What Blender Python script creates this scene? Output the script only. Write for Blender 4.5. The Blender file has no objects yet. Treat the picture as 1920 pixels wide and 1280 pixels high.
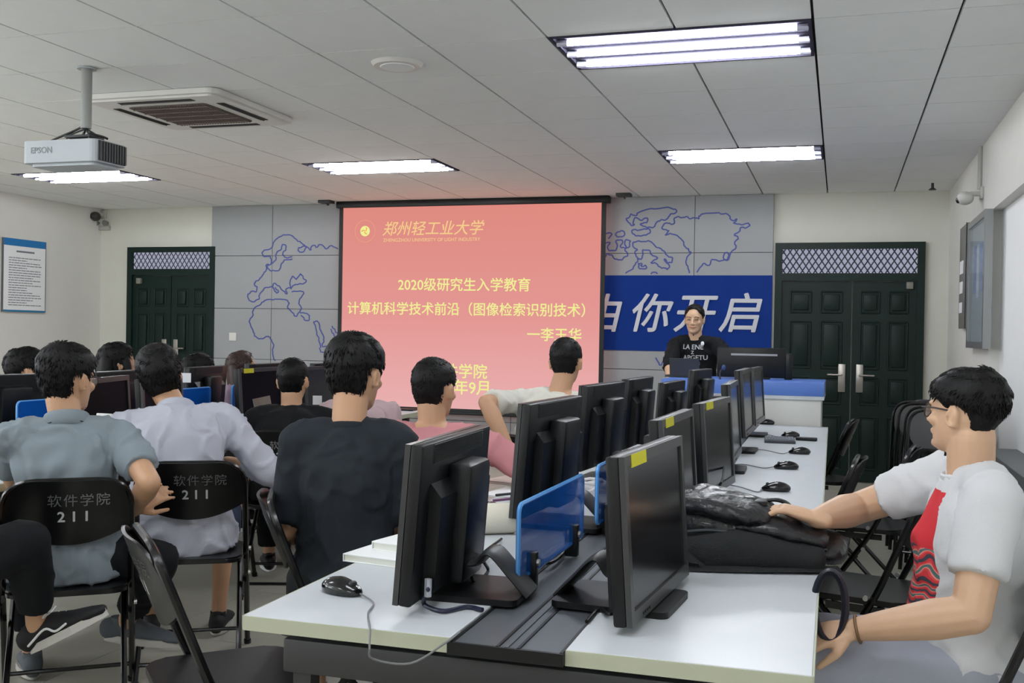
import bpy, bmesh, math, random
import numpy as np
from mathutils import Vector, Matrix, noise, Euler

random.seed(7)
S = bpy.context.scene
COL = S.collection
PI = math.pi

# ---------------------------------------------------------------- camera model
FPX, CX, CY = 1970.0, 960.0, 640.0
_vy = np.array([615.0, -4.0, FPX]); AY = _vy/np.linalg.norm(_vy)
AX = np.array([1, .0195, 0.]); AX[2] = -(AX[0]*AY[0]+AX[1]*AY[1])/AY[2]; AX /= np.linalg.norm(AX)
AZ = np.cross(AX, AY)
if AZ[1] > 0: AZ = -AZ
CAM = np.array([0, 0, 1.33])
RW = np.stack([AX, AY, AZ], 1)
def ray(px, py): return RW.T @ np.array([(px-CX)/FPX, (py-CY)/FPX, 1.])
def onz(px, py, z): d = ray(px, py); return Vector(CAM+d*(z-CAM[2])/d[2])
def ony(px, py, y): d = ray(px, py); return Vector(CAM+d*y/d[1])
def onx(px, py, x): d = ray(px, py); return Vector(CAM+d*x/d[0])
def at(px, py, dep): return Vector(CAM+ray(px, py)*dep)

cd = bpy.data.cameras.new('camera'); cam = bpy.data.objects.new('camera', cd); COL.objects.link(cam)
m3 = Matrix(((RW.T[0][0], -RW.T[0][1], -RW.T[0][2]), (RW.T[1][0], -RW.T[1][1], -RW.T[1][2]), (RW.T[2][0], -RW.T[2][1], -RW.T[2][2])))
cam.matrix_world = Matrix.Translation(Vector(CAM)) @ m3.to_4x4()
cd.sensor_width = 36; cd.lens = FPX/1920*36; cd.clip_start = .05
S.camera = cam
# ---------------------------------------------------------------- world, exposure
w = bpy.data.worlds.new('world'); S.world = w; w.use_nodes = True
w.node_tree.nodes['Background'].inputs[0].default_value = (.55, .6, .7, 1)
w.node_tree.nodes['Background'].inputs[1].default_value = .25
S.view_settings.view_transform = 'Standard'; S.view_settings.look = 'None'
S.view_settings.gamma = 1; S.view_settings.use_curve_mapping = False
S.view_settings.exposure = 0.0
TUBE_POWER = 70.0
SLIDE_POWER = 1.0
FILL_WINDOW_POWER = 7.0
S.cycles.max_bounces = 6; S.cycles.diffuse_bounces = 4; S.cycles.glossy_bounces = 3; S.cycles.transmission_bounces = 4
S.cycles.use_denoising = True

# ---------------------------------------------------------------- materials
def lin(c):
    return tuple((x/12.92 if x <= .04045 else ((x+.055)/1.055)**2.4) for x in [v/255 for v in c])
MATS = {}
def mat(name, rgb, rough=.6, metal=0., bump=0., bscale=60., var=0., vscale=6., spec=.5, alpha=1., trans=0., emit=None, estr=0., stretch=None, coat=0.):
    if name in MATS: return MATS[name]
    m = bpy.data.materials.new(name); m.use_nodes = True; nt = m.node_tree; b = nt.nodes['Principled BSDF']
    c = (*lin(rgb), 1)
    b.inputs['Base Color'].default_value = c; b.inputs['Roughness'].default_value = rough
    b.inputs['Metallic'].default_value = metal; b.inputs['Specular IOR Level'].default_value = spec
    b.inputs['Alpha'].default_value = alpha; b.inputs['Transmission Weight'].default_value = trans
    b.inputs['Coat Weight'].default_value = coat
    if emit: b.inputs['Emission Color'].default_value = (*lin(emit), 1); b.inputs['Emission Strength'].default_value = estr
    tc = nt.nodes.new('ShaderNodeTexCoord'); mp = nt.nodes.new('ShaderNodeMapping')
    nt.links.new(tc.outputs['Object'], mp.inputs[0])
    if stretch: mp.inputs['Scale'].default_value = stretch
    if var > 0:
        n = nt.nodes.new('ShaderNodeTexNoise'); n.inputs['Scale'].default_value = vscale; n.inputs['Detail'].default_value = 4
        nt.links.new(mp.outputs[0], n.inputs['Vector'])
        mx = nt.nodes.new('ShaderNodeMix'); mx.data_type = 'RGBA'
        mx.inputs['A'].default_value = (*[min(1, v*(1+var)) for v in c[:3]], 1)
        mx.inputs['B'].default_value = (*[v*(1-var) for v in c[:3]], 1)
        nt.links.new(n.outputs['Fac'], mx.inputs['Factor']); nt.links.new(mx.outputs['Result'], b.inputs['Base Color'])
        mr = nt.nodes.new('ShaderNodeMapRange'); mr.inputs[3].default_value = max(0, rough-.08); mr.inputs[4].default_value = min(1, rough+.08)
        nt.links.new(n.outputs['Fac'], mr.inputs[0]); nt.links.new(mr.outputs[0], b.inputs['Roughness'])
    if bump > 0:
        n2 = nt.nodes.new('ShaderNodeTexNoise'); n2.inputs['Scale'].default_value = bscale; n2.inputs['Detail'].default_value = 5
        nt.links.new(mp.outputs[0], n2.inputs['Vector'])
        bp = nt.nodes.new('ShaderNodeBump'); bp.inputs['Strength'].default_value = bump; bp.inputs['Distance'].default_value = .01
        nt.links.new(n2.outputs['Fac'], bp.inputs['Height']); nt.links.new(bp.outputs[0], b.inputs['Normal'])
    MATS[name] = m
    return m
def emis(name, rgb, s):
    if name in MATS: return MATS[name]
    m = bpy.data.materials.new(name); m.use_nodes = True; nt = m.node_tree; nt.nodes.clear()
    e = nt.nodes.new('ShaderNodeEmission'); o = nt.nodes.new('ShaderNodeOutputMaterial')
    e.inputs[0].default_value = (*lin(rgb), 1); e.inputs[1].default_value = s
    nt.links.new(e.outputs[0], o.inputs[0]); MATS[name] = m; return m

M_wall = mat('wall_paint', (218, 217, 210), .85, bump=.05, bscale=90, var=.03)
M_ceil = mat('ceiling_tile', (238, 240, 238), .9, bump=.08, bscale=140, var=.03)
M_gap = mat('ceiling_void', (70, 68, 66), .9)
M_floor = mat('floor_tile', (184, 181, 167), .35, var=.1, vscale=5, bump=.03, bscale=30)
M_grout = mat('floor_grout', (80, 76, 70), .9)
M_clad = mat('cladding_panel', (152, 154, 155), .6, bump=.02, var=.02)
M_seam = mat('dark_seam', (70, 70, 74), .8)
M_blue = mat('banner_blue', (2, 46, 126), .6, spec=.15, var=.04)
M_line = mat('map_line_blue', (66, 78, 150), .6)
M_letter = mat('letter_grey', (196, 198, 204), .5)
M_green = mat('door_green', (14, 34, 29), .5, spec=.25, bump=.06, bscale=50, var=.12)
M_steel = mat('brushed_steel', (175, 170, 162), .35, metal=.8, bump=.03)
M_wht = mat('desk_white', (205, 210, 214), .38, var=.015)
M_edge = mat('desk_edge_beige', (186, 189, 166), .6, var=.04)
M_dgrey = mat('dark_grey_metal', (46, 47, 48), .45, bump=.03)
M_tray = mat('tray_grey', (92, 96, 102), .42, metal=.3, bump=.04, bscale=120)
M_blk = mat('black_plastic', (13, 14, 16), .4, spec=.35, bump=.03, bscale=200)
M_blk2 = mat('black_gloss', (10, 11, 14), .12, coat=.4)
M_bezel = mat('bezel_grey', (66, 67, 68), .32, metal=.3)
M_screen = mat('screen_glass', (18, 19, 22), .2, spec=.6)
M_yel = mat('yellow_sticker', (214, 208, 30), .6)
M_acry = mat('blue_acrylic', (24, 104, 205), .08, alpha=.66, spec=.6)
M_acryE = mat('blue_acrylic_edge', (96, 165, 235), .2)
M_chair = mat('chair_black', (14, 14, 16), .3, bump=.05, bscale=260)
M_tubeb = mat('chair_tube_black', (12, 12, 13), .22)
M_rivet = mat('rivet', (190, 190, 185), .3, metal=.7)
M_txt = mat('painted_text_white', (205, 207, 207), .7)
M_hair = mat('hair_black', (7, 6, 7), .55, spec=.3, bump=.25, bscale=160, stretch=(1, 1, .25))
M_hairb = mat('hair_brown', (52, 32, 26), .45, bump=.25, bscale=160, stretch=(1, 1, .2))
M_skin = mat('skin', (203, 158, 124), .5, var=.05, vscale=14, bump=.04, bscale=200)
M_skin2 = mat('skin_light', (214, 174, 142), .5, var=.05, vscale=14, bump=.04, bscale=200)
M_lip = mat('lips', (165, 90, 82), .45)
M_paper = mat('paper_white', (236, 238, 238), .7, bump=.02)
M_leather = mat('black_leather', (24, 25, 29), .3, bump=.35, bscale=75, coat=.15)
M_canvas = mat('black_canvas', (26, 29, 31), .8, bump=.4, bscale=300)
M_lampm = mat('lamp_reflector', (72, 70, 84), .9, spec=0.)
M_tube = emis('lamp_tube', (246, 250, 255), TUBE_POWER)
M_acw = mat('ac_white', (222, 220, 214), .5)
M_acg = mat('ac_grille', (96, 86, 80), .7, bump=.3, bscale=200)

# ---------------------------------------------------------------- object helpers
def link(name, me, m, parent=None):
    o = bpy.data.objects.new(name, me); COL.objects.link(o)
    if m is not None and not me.materials: me.materials.append(m)
    if parent is not None: o.parent = parent
    return o
def fin(name, bm, m, parent=None, smooth=False, loc=None):
    me = bpy.data.meshes.new(name); bmesh.ops.recalc_face_normals(bm, faces=bm.faces[:]); bm.to_mesh(me); bm.free()
    if smooth:
        me.shade_smooth()
        try: me.set_sharp_from_angle(angle=math.radians(38))
        except Exception: pass
    o = link(name, me, m, parent)
    if loc is not None: o.location = loc
    return o
def empty(name, loc=(0, 0, 0), rz=0.):
    o = bpy.data.objects.new(name, None); COL.objects.link(o); o.location = loc; o.rotation_euler = (0, 0, rz); o.empty_display_size = .05
    return o
def tag(o, label, cat, group=None, kind=None):
    o['label'] = label; o['category'] = cat
    if group: o['group'] = group
    if kind: o['kind'] = kind
    return o
def struct(o): o['kind'] = 'structure'; return o
def copy_tree(o, parent=None):
    c = o.copy(); COL.objects.link(c); c.parent = parent
    for ch in o.children: copy_tree(ch, c)
    return c
def box(bm, x0, x1, y0, y1, z0, z1, M=None, bev=0.):
    vs = [bm.verts.new((x, y, z)) for x in (x0, x1) for y in (y0, y1) for z in (z0, z1)]
    fs = [(0, 1, 3, 2), (4, 6, 7, 5), (0, 4, 5, 1), (2, 3, 7, 6), (0, 2, 6, 4), (1, 5, 7, 3)]
    faces = [bm.faces.new([vs[i] for i in f]) for f in fs]
    if bev > 0:
        es = list({e for f in faces for e in f.edges})
        r = bmesh.ops.bevel(bm, geom=es, offset=bev, segments=2, affect='EDGES', profile=.5)
        vs = list({v for f in r['faces'] for v in f.verts} | {v for v in vs if v.is_valid})
    if M is not None:
        for v in vs: v.co = M @ v.co
def bx(name, b, m, parent=None, bev=0., M=None):
    bm = bmesh.new(); box(bm, *b, M=M, bev=bev)
    if bev > 0: bmesh.ops.remove_doubles(bm, verts=bm.verts[:], dist=1e-6)
    return fin(name, bm, m, parent, smooth=bev > 0)
def tube(bm, pts, rad, seg=10, ref=(0, 0, 1), cap='round', closed=False):
    """sweep of elliptic rings; rad = list of r or (a,b): a along ref-side, b along the other"""
    pts = [Vector(p) for p in pts]; n = len(pts)
    if not isinstance(rad, (list,)): rad = [rad]*n
    rad = [(r, r) if not isinstance(r, tuple) else r for r in rad]
    ref = Vector(ref); rings = []
    side = None
    def ring(c, s, u, a, b): return [bm.verts.new(c+s*(a*math.cos(2*PI*k/seg))+u*(b*math.sin(2*PI*k/seg))) for k in range(seg)]
    for i in range(n):
        if closed: t = (pts[(i+1) % n]-pts[i-1])
        else: t = (pts[min(i+1, n-1)]-pts[max(i-1, 0)])
        t = t.normalized() if t.length > 1e-9 else Vector((0, 0, 1))
        if side is None:
            s = ref-t*ref.dot(t)
            if s.length < 1e-3: s = Vector((1, 0, 0))-t*t.x
            if s.length < 1e-3: s = Vector((0, 1, 0))-t*t.y
        else:
            s = side-t*side.dot(t)
        s.normalize(); side = s; u = t.cross(s)
        a, b = rad[i]
        if i == 0 and cap == 'round' and not closed:
            for k, (h, q) in enumerate(((.92, .4), (.7, .72), (.36, .93))): rings.append(ring(pts[0]-t*(min(a, b)*h), s, u, a*q, b*q))
        rings.append(ring(pts[i], s, u, a, b))
        if i == n-1 and cap == 'round' and not closed:
            for h, q in ((.36, .93), (.7, .72), (.92, .4)): rings.append(ring(pts[i]+t*(min(a, b)*h), s, u, a*q, b*q))
    for r0, r1 in zip(rings, rings[1:]+([rings[0]] if closed else [])):
        for k in range(seg): bm.faces.new((r0[k], r0[(k+1) % seg], r1[(k+1) % seg], r1[k]))
    if not closed: bm.faces.new(rings[0][::-1]); bm.faces.new(rings[-1])
def tb(name, pts, r, m, parent=None, seg=8, cap='flat', ref=(0, 0, 1), closed=False):
    bm = bmesh.new(); tube(bm, pts, r, seg, ref, cap, closed); return fin(name, bm, m, parent, smooth=True)
def ell(bm, c, r, M=None, u=16, v=10):
    c = Vector(c)
    rot = M.to_3x3() if M is not None else Matrix.Identity(3)
    res = bmesh.ops.create_uvsphere(bm, u_segments=u, v_segments=v, radius=1)
    for vt in res['verts']: vt.co = c+rot @ Vector((vt.co.x*r[0], vt.co.y*r[1], vt.co.z*r[2]))
def spline(pts, n=8):
    pts = [Vector(p) for p in pts]; out = []
    P = [pts[0]*2-pts[1]]+pts+[pts[-1]*2-pts[-2]]
    for i in range(1, len(P)-2):
        for k in range(n):
            t = k/n
            out.append(.5*((2*P[i])+(P[i+1]-P[i-1])*t+(2*P[i-1]-5*P[i]+4*P[i+1]-P[i+2])*t*t+(3*P[i]-P[i-1]-3*P[i+1]+P[i+2])*t**3))
    out.append(pts[-1]); return out
def rsq(x0, x1, y0, y1, r, n=5):
    pts = []
    for cx, cy, a0 in ((x1-r, y1-r, 0), (x0+r, y1-r, 90), (x0+r, y0+r, 180), (x1-r, y0+r, 270)):
        for k in range(n+1):
            a = math.radians(a0+90*k/n); pts.append((cx+r*math.cos(a), cy+r*math.sin(a)))
    return pts
def prism(bm, poly, z0, z1, M=None):
    """extrude xy polygon between z0 and z1, then transform"""
    M = M or Matrix.Identity(4)
    a = [bm.verts.new(M @ Vector((x, y, z0))) for x, y in poly]; b = [bm.verts.new(M @ Vector((x, y, z1))) for x, y in poly]
    n = len(poly); bm.faces.new(a[::-1]); bm.faces.new(b)
    for i in range(n): bm.faces.new((a[i], a[(i+1) % n], b[(i+1) % n], b[i]))
def evalmesh(o):
    dg = bpy.context.evaluated_depsgraph_get(); return bpy.data.meshes.new_from_object(o.evaluated_get(dg))
def remesh(bm, vox, smooth=4, sf=.5):
    me = bpy.data.meshes.new('tmp'); bmesh.ops.recalc_face_normals(bm, faces=bm.faces[:]); bm.to_mesh(me); bm.free()
    o = bpy.data.objects.new('tmp', me); COL.objects.link(o)
    r = o.modifiers.new('r', 'REMESH'); r.mode = 'VOXEL'; r.voxel_size = vox; r.adaptivity = 0
    if smooth:
        s = o.modifiers.new('s', 'SMOOTH'); s.iterations = smooth; s.factor = sf
    nm = evalmesh(o); bpy.data.objects.remove(o); bpy.data.meshes.remove(me); nm.shade_smooth(); return nm
def text(name, s, size, m, M, parent=None, shear=0., bold=0., ext=.001, align='CENTER', sp=1.0):
    cu = bpy.data.curves.new('t', 'FONT'); cu.body = s; cu.size = size; cu.align_x = align; cu.align_y = 'CENTER'
    cu.shear = shear; cu.extrude = ext; cu.resolution_u = 3; cu.space_character = sp
    o = bpy.data.objects.new('tmp', cu); COL.objects.link(o); me = evalmesh(o); bpy.data.objects.remove(o)
    if bold:
        b_ = bmesh.new()
        for dx, dy in ((-bold, 0), (bold, 0), (0, bold), (0, -bold)):
            m2 = me.copy(); m2.transform(Matrix.Translation((dx, dy, dx*.02+dy*.01))); b_.from_mesh(m2); bpy.data.meshes.remove(m2)
        b_.to_mesh(me); b_.free()
    me.transform(M); me.materials.clear(); me.name = name
    return link(name, me, m, parent)
WALLM = lambda x, y, z: Matrix.Translation((x, y, z)) @ Matrix.Rotation(PI/2, 4, 'X')   # text upright facing -Y

# ================================================================ SETTING
XL, XR, YB, YF, HC = -8.27, .93, -2.6, 10.3, 2.70
M_wallf = mat('front_wall_paint', (206, 205, 194), .85, bump=.05, bscale=90, var=.03)
struct(bx('wall_front', (XL-.2, XR+.3, YF, YF+.2, 0, HC+.2), M_wallf))
struct(bx('wall_left', (XL-.2, XL, YB, YF, 0, HC+.2), M_wall))
struct(bx('wall_right', (XR+.07, XR+.25, YB, YF, 0, HC+.2), mat('right_wall_paint', (246, 247, 246), .8, bump=.04, bscale=90, var=.02)))  # wall paint whitened: light missing on this wall is put into its colour
struct(bx('wall_back', (XL-.2, XR+.3, YB-.2, YB, 0, HC+.2), M_wall))
# soffit over the right wall and the pier beyond it
struct(bx('trim_1', (XR, XR+.07, YB, 7.52, 2.19, HC), M_wall))
struct(bx('trim_2', (XR, XR+.07, 7.52, YF, 0, HC), M_wall))
TX, TY = .59, .612
gx = [.453+TX-TX*i for i in range(18)]       # grid lines in X
gy = [4.68+TY*i for i in range(-3, 11)]
floor = struct(bx('floor', (XL, XR+.07, YB, YF, -.1, -.004), M_grout))
FT = .8
bm = bmesh.new(); box(bm, .0015, FT-.0015, .0015, FT-.0015, -.012, 0); fme = bpy.data.meshes.new('floor_tile'); bm.to_mesh(fme); bm.free(); fme.materials.append(M_floor)
for i in range(12):
    for j in range(17):
        o = link('floor_tile', fme, None, floor); o.location = (XL-.15+i*FT if i else XL-.15, YB+j*FT-.7+.0, 0)
        if XL-.15+i*FT+FT > XR+.2 and i == 11: o.scale = (.9, 1, 1)
ceil = struct(bx('ceiling', (XL, XR+.07, YB, YF, HC+.03, HC+.12), M_gap))
bm = bmesh.new(); box(bm, .006, TX-.006, .005, TY-.005, 0, .018)
cme = bpy.data.meshes.new('ceiling_tile'); bm.to_mesh(cme); bm.free(); cme.materials.append(M_ceil)
lampcells = []
LAMPS = [(-.137, 4.68), (-.137, 7.74), (-3.087, 7.74), (-6.037, 7.74), (-6.037, 4.68), (-.137, 1.62), (-3.087, 1.62), (-6.037, 1.62), (-.137, -1.44), (-3.087, -1.44), (-6.037, -1.44)]
for x1, y0 in LAMPS: lampcells += [(round(x1-TX, 2), round(y0, 2)), (round(x1-2*TX, 2), round(y0, 2))]
ACX, ACY = -3.86, 5.63
for x in gx:
    for y in gy:
        x0 = x-TX
        if any(abs(x0-a) < .05 and abs(y-b) < .05 for a, b in lampcells): continue
        if x0+TX < XL or x0 > XR: continue
        o = link('ceiling_tile', cme, None, ceil); o.location = (x0, y, HC)
        sx = min(1, (x0+TX-XL)/TX, (XR+.07-x0)/TX); sy = min(1, (YF-y)/TY)
        if sx < 1 and x0 < XL: o.location.x = XL
        o.scale = (max(.02, sx), max(.02, sy), 1)
# plain ceiling behind the camera, left open round the lamps there
bm = bmesh.new()
ys = [YB, -1.44, -1.44+TY, 1.62, 1.62+TY, gy[0]]
for a, b in zip(ys, ys[1:]):
    if abs(a+1.44) < .01 or abs(a-1.62) < .01:
        xs = [XL, -6.037-2*TX, -6.037, -3.087-2*TX, -3.087, -.137-2*TX, -.137, XR+.07]
        for k in range(0, 8, 2): box(bm, xs[k], xs[k+1], a, b, HC, HC+.018)
    else: box(bm, XL, XR+.07, a, b, HC, HC+.018)
o = fin('ceiling_board', bm, M_ceil, ceil); o['kind'] = 'stuff'

# ceiling lamps
def make_lamp():
    r = empty('ceiling_lamp')
    W2, D = 2*TX-.02, TY-.02
    bm = bmesh.new()
    box(bm, -W2, 0, 0, D, .014, .026)
    for a in ((-W2, 0, -.004, .012), (-W2, 0, D-.012, D+.004)): box(bm, a[0], a[1], a[2], a[3], -.004, .014)
    box(bm, -W2-.004, -W2+.012, 0, D, -.004, .014); box(bm, -.012, .004, 0, D, -.004, .014)
    for q in (.333, .666): box(bm, -W2, 0, D*q-.006, D*q+.006, .004, .014)
    fin('reflector', bm, M_lampm, r)
    for k in range(3):
        y = D*(k+.5)/3
        t = tb('lamp_tube', [(-W2+.06, y, -.002), (-.06, y, -.002)], .0135, M_tube, r, seg=6)
        for x in (-W2+.035, -.035): tb('end_cap', [(x-.025, y, -.002), (x+.025, y, -.002)], .015, mat('tube_cap', (200, 200, 215), .4), t)
    return r
lampl = {0: 'recessed three-tube ceiling lamp, biggest in view, at the top right', 1: 'recessed three-tube ceiling lamp above the standing lecturer, ahead of the biggest one',
         2: 'recessed three-tube ceiling lamp just in front of the projection screen', 3: 'recessed three-tube ceiling lamp seen below the hanging projector'}
lp = make_lamp()
for i, (x, y) in enumerate(LAMPS):
    o = lp if i == 0 else copy_tree(lp)
    o.location = (x-.01, y+.01, HC-.0)
    tag(o, lampl.get(i, 'recessed three-tube ceiling lamp outside the picture, %s row, %s column' % ({4.68: 'second', 1.62: 'third', -1.44: 'rearmost'}.get(y, 'first'), {-.137: 'right', -3.087: 'middle'}.get(x, 'left'))), 'lamp', 'three-tube ceiling lamps')

# AC cassette
r = empty('air_conditioner', (ACX, ACY, HC-.003)); tag(r, 'square ceiling cassette air conditioner with brown grille', 'air conditioner')
bm = bmesh.new(); h = .46
out = rsq(-h, h, -h, h, .06); 
prism(bm, out, -.03, .0)
inn = rsq(-h+.03, h-.03, -h+.03, h-.03, .05); prism(bm, inn, -.042, -.028)
fin('panel', bm, M_acw, r)
g = .27
bm = bmesh.new(); prism(bm, rsq(-g, g, -g, g, .03), -.048, -.04); gr = fin('grille', bm, M_acg, r)
bm = bmesh.new()
for k in range(27):
    x = -g+.02+k*(2*g-.04)/26; box(bm, x-.003, x+.003, -g+.01, g-.01, -.053, -.047)
for k in range(5):
    y = -g+.05+k*(2*g-.1)/4; box(bm, -g+.01, g-.01, y-.006, y+.006, -.055, -.047)
o = fin('grille_bars', bm, mat('ac_grille_bar', (122, 110, 102), .6), gr); o['kind'] = 'stuff'
for k in range(4):
    M = Matrix.Rotation(k*PI/2, 4, 'Z'); bm = bmesh.new(); box(bm, -.25, .25, .335, .385, -.045, -.04, M)
    s_ = fin('air_slot', bm, mat('slot_black', (14, 14, 15), .6), r)
    bm = bmesh.new(); box(bm, -.245, .245, .355, .362, -.05, -.044, M); fin('vane', bm, mat('vane', (60, 58, 56), .6), s_)
# round ceiling disc
r = empty('ceiling_speaker', onz(745, 119, HC)); tag(r, 'flat round white disc mounted on the ceiling tiles', 'ceiling speaker')
bm = bmesh.new(); tube(bm, [(0, 0, 0), (0, 0, -.018)], [.135, .12], 28, cap='flat'); fin('cover', bm, M_acw, r, True)
bm = bmesh.new(); tube(bm, [(0, 0, -.016), (0, 0, -.022)], [.09, .085], 24, cap='flat'); fin('centre_plate', bm, M_ceil, r, True)

# cladding on the front wall: panels with recessed joints
wf = bpy.data.objects['wall_front']
clx0, clx1 = -6.75, -.62
bx('cladding_backing', (clx0+.005, clx1-.005, YF-.03, YF, .02, HC-.005), M_seam, wf)
xs = [clx0, -5.98, -5.06, -4.13, -3.2, -2.28, -1.364, clx1]; zs = [.02, .42, 1.0, 1.56, 2.144, HC]
for a, b in zip(xs, xs[1:]):
    for c, d in zip(zs, zs[1:]):
        bx('wall_panel', (a+.003, b-.003, YF-.05, YF-.02, c+.003, d-.003), M_clad, wf)
YC = YF-.05
# banner
b0 = ony(1130, 516, YC); b1 = ony(1452, 660, YC)
r = empty('wall_banner', (0, 0, 0)); tag(r, 'royal blue wall band with big slanted grey characters behind the lecturer', 'banner')
bx('band', (-2.7, clx1-.002, YC-.012, YC, 1.185, 1.925), M_blue, r)
for ch, px, w_ in (('由', 1126, 0), ('你', 1216, 0), ('开', 1299, 0), ('启', 1386, 0)):
    p = ony(px, 592, YC-.02)
    text('letter', ch, .40, M_letter, WALLM(p.x, YC-.02, p.z) @ Matrix.Shear('XZ', 4, (0, 0)), r, shear=.22, bold=.005, ext=.008)
# world map outlines
r = empty('wall_map', (0, 0, 0)); tag(r, 'blue world map coastlines drawn across the grey wall panels', 'map')
def coast(pts, ox, oy, sc, close=False, n=3):
    P = [ony(ox+x/sc, oy+y/sc, YC-.003) for x, y in pts]
    if len(P) > 2: P = spline(P+([P[0]] if close else []), 5)
    Q = []
    for p in P:
        d = noise.noise_vector(p*14)*.010+noise.noise_vector(p*38)*.014; Q.append(Vector((p.x+d.x, YC-.002, p.z+d.z)))
    tb('coastline', Q, (.0075, .003) if False else [(.003, .0075)]*len(Q), M_line, r, seg=6, ref=(0, 1, 0))
A = (460, 370, 3.88)
coast([(215, 1190), (195, 1140), (200, 1060), (165, 1010), (110, 1030), (65, 1000), (45, 940), (28, 900), (50, 860), (60, 810), (100, 780), (150, 745), (230, 740), (300, 745), (320, 770), (305, 795), (345, 840), (365, 865), (400, 835), (455, 850), (465, 880), (440, 895), (405, 865)], *A)
coast([(400, 835), (405, 800), (390, 760), (410, 720), (418, 685), (335, 685)], *A)
coast([(95, 740), (55, 760), (20, 735), (20, 700), (55, 680), (85, 685), (85, 650), (65, 625), (100, 595), (130, 560), (150, 520), (150, 490), (185, 485), (180, 430), (135, 430), (128, 400), (150, 380), (190, 370), (210, 320), (275, 275), (350, 280), (370, 310), (430, 345), (435, 375), (405, 400), (380, 380), (400, 360), (440, 355), (470, 380), (490, 345), (520, 365), (545, 340), (590, 370), (620, 350), (670, 378)], *A)
coast([(185, 485), (215, 450), (225, 400), (260, 380), (270, 345), (300, 350), (295, 380), (268, 410), (290, 435), (340, 430)], *A)
coast([(340, 450), (290, 458), (262, 490), (250, 525), (195, 535), (160, 510), (165, 480)], *A)
coast([(95, 740), (110, 690), (150, 655), (195, 650), (215, 625), (250, 650), (280, 690), (300, 700), (290, 665), (330, 655), (325, 620), (345, 570), (370, 595), (400, 555), (430, 590), (445, 615), (400, 630), (350, 640), (330, 660)], *A)
coast([(195, 650), (220, 690), (240, 685), (210, 655)], *A)
coast([(500, 905), (530, 905), (545, 960), (570, 1030), (560, 1080), (640, 1080)], *A)
coast([(500, 905), (520, 980), (540, 1050), (550, 1120), (590, 1125)], *A)
coast([(625, 940), (655, 970), (665, 1010), (640, 1000), (625, 960)], *A)
B = (1120, 370, 4.268)
coast([(740, 605), (710, 520), (715, 480), (745, 450), (735, 420), (700, 390), (680, 340), (640, 305), (590, 290), (540, 295), (575, 262), (515, 245), (560, 205), (610, 215), (620, 165), (700, 155), (740, 170), (775, 160), (810, 175), (825, 145), (850, 130), (990, 125), (1040, 145), (1070, 175), (1115, 180), (1090, 205), (1140, 215), (1200, 205), (1215, 225), (1190, 240), (1155, 240), (1120, 280), (1095, 300), (1130, 330), (1105, 355), (1110, 400), (1075, 430), (1060, 480), (1020, 500), (1010, 460), (1040, 440), (1050, 480), (990, 505), (920, 500), (895, 540), (840, 535), (795, 605)], *B)
coast([(230, 170), (265, 140), (310, 140), (330, 120), (430, 88), (580, 88), (635, 115), (580, 140), (545, 180), (490, 185), (450, 240), (410, 240), (345, 215), (395, 195), (400, 165), (350, 185), (310, 160), (285, 200), (300, 220), (265, 215), (230, 170)], *B)
coast([(270, 265), (340, 262), (420, 262), (410, 295), (340, 305), (290, 292), (270, 265)], *B)
coast([(145, 290), (180, 270), (220, 280), (210, 310), (165, 315), (145, 290)], *B)
coast([(55, 290), (90, 280), (120, 300), (85, 325)], *B)
coast([(60, 370), (95, 360), (85, 400), (110, 430), (160, 410), (150, 350), (200, 350), (190, 400), (235, 400), (220, 350), (265, 345), (250, 385), (215, 420), (240, 460), (200, 490), (140, 490), (90, 450), (60, 470)], *B)
coast([(230, 605), (300, 540), (320, 500), (300, 440), (320, 420), (285, 400), (290, 365), (340, 350), (420, 350), (480, 400), (530, 430), (560, 470), (600, 485), (590, 520), (545, 510), (540, 490), (575, 540), (560, 565), (510, 555), (470, 525), (430, 525), (480, 480), (440, 460), (410, 420), (360, 430), (355, 490), (330, 490)], *B)
coast([(325, 570), (330, 525), (355, 530), (350, 550), (395, 550), (385, 570), (325, 570)], *B)
coast([(425, 610), (460, 598), (490, 610)], *B)
D_ = (1220, 655, 6.7)
coast([(-10, 20), (20, 60), (40, 20)], 1232, 664, 3.)

# light switch on cladding
bx_sw = bx('switch_plate', (-.045, .045, -.012, 0, -.045, .045), mat('switch_white', (215, 213, 208), .5), None, bev=.004)
p = ony(437, 631, YC); bx_sw.location = (p.x, YC, p.z); tag(bx_sw, 'small white light switch on the panelled wall left of the screen', 'switch')

# projection screen
sTL, sTR = ony(640, 382, 10.1), ony(1131, 374, 10.1); sB = ony(1000, 774, 10.1).z
x0, x1, zt, zb = sTL.x, sTR.x, 2.66, sB
r = empty('projection_screen', (0, 0, 0)); tag(r, 'large black-bordered projection screen showing a pink slide with yellow text', 'screen')
bx('screen_case', (x0-.06, x1+.06, 10.1-.01, 10.2, HC-.07, HC), M_blk, r, bev=.01)
bm = bmesh.new(); bw = .045
box(bm, x0-.02, x0+bw-.02, 10.1, 10.112, zb, HC-.05); box(bm, x1-bw+.03, x1+.03, 10.1, 10.112, zb, HC-.05)
box(bm, x0-.02, x1+.03, 10.1, 10.112, zb-.03, zb+.012); box(bm, x0-.02, x1+.03, 10.1, 10.112, zt-.02, HC-.05)
fin('screen_border', bm, mat('screen_black', (10, 16, 16), .6), r)
bx('weight_bar', (x0-.03, x1+.04, 10.095, 10.12, zb-.05, zb-.025), M_blk, r, bev=.004)
ms = bpy.data.materials.new('slide'); ms.use_nodes = True; nt = ms.node_tree; nt.nodes.clear()
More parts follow.
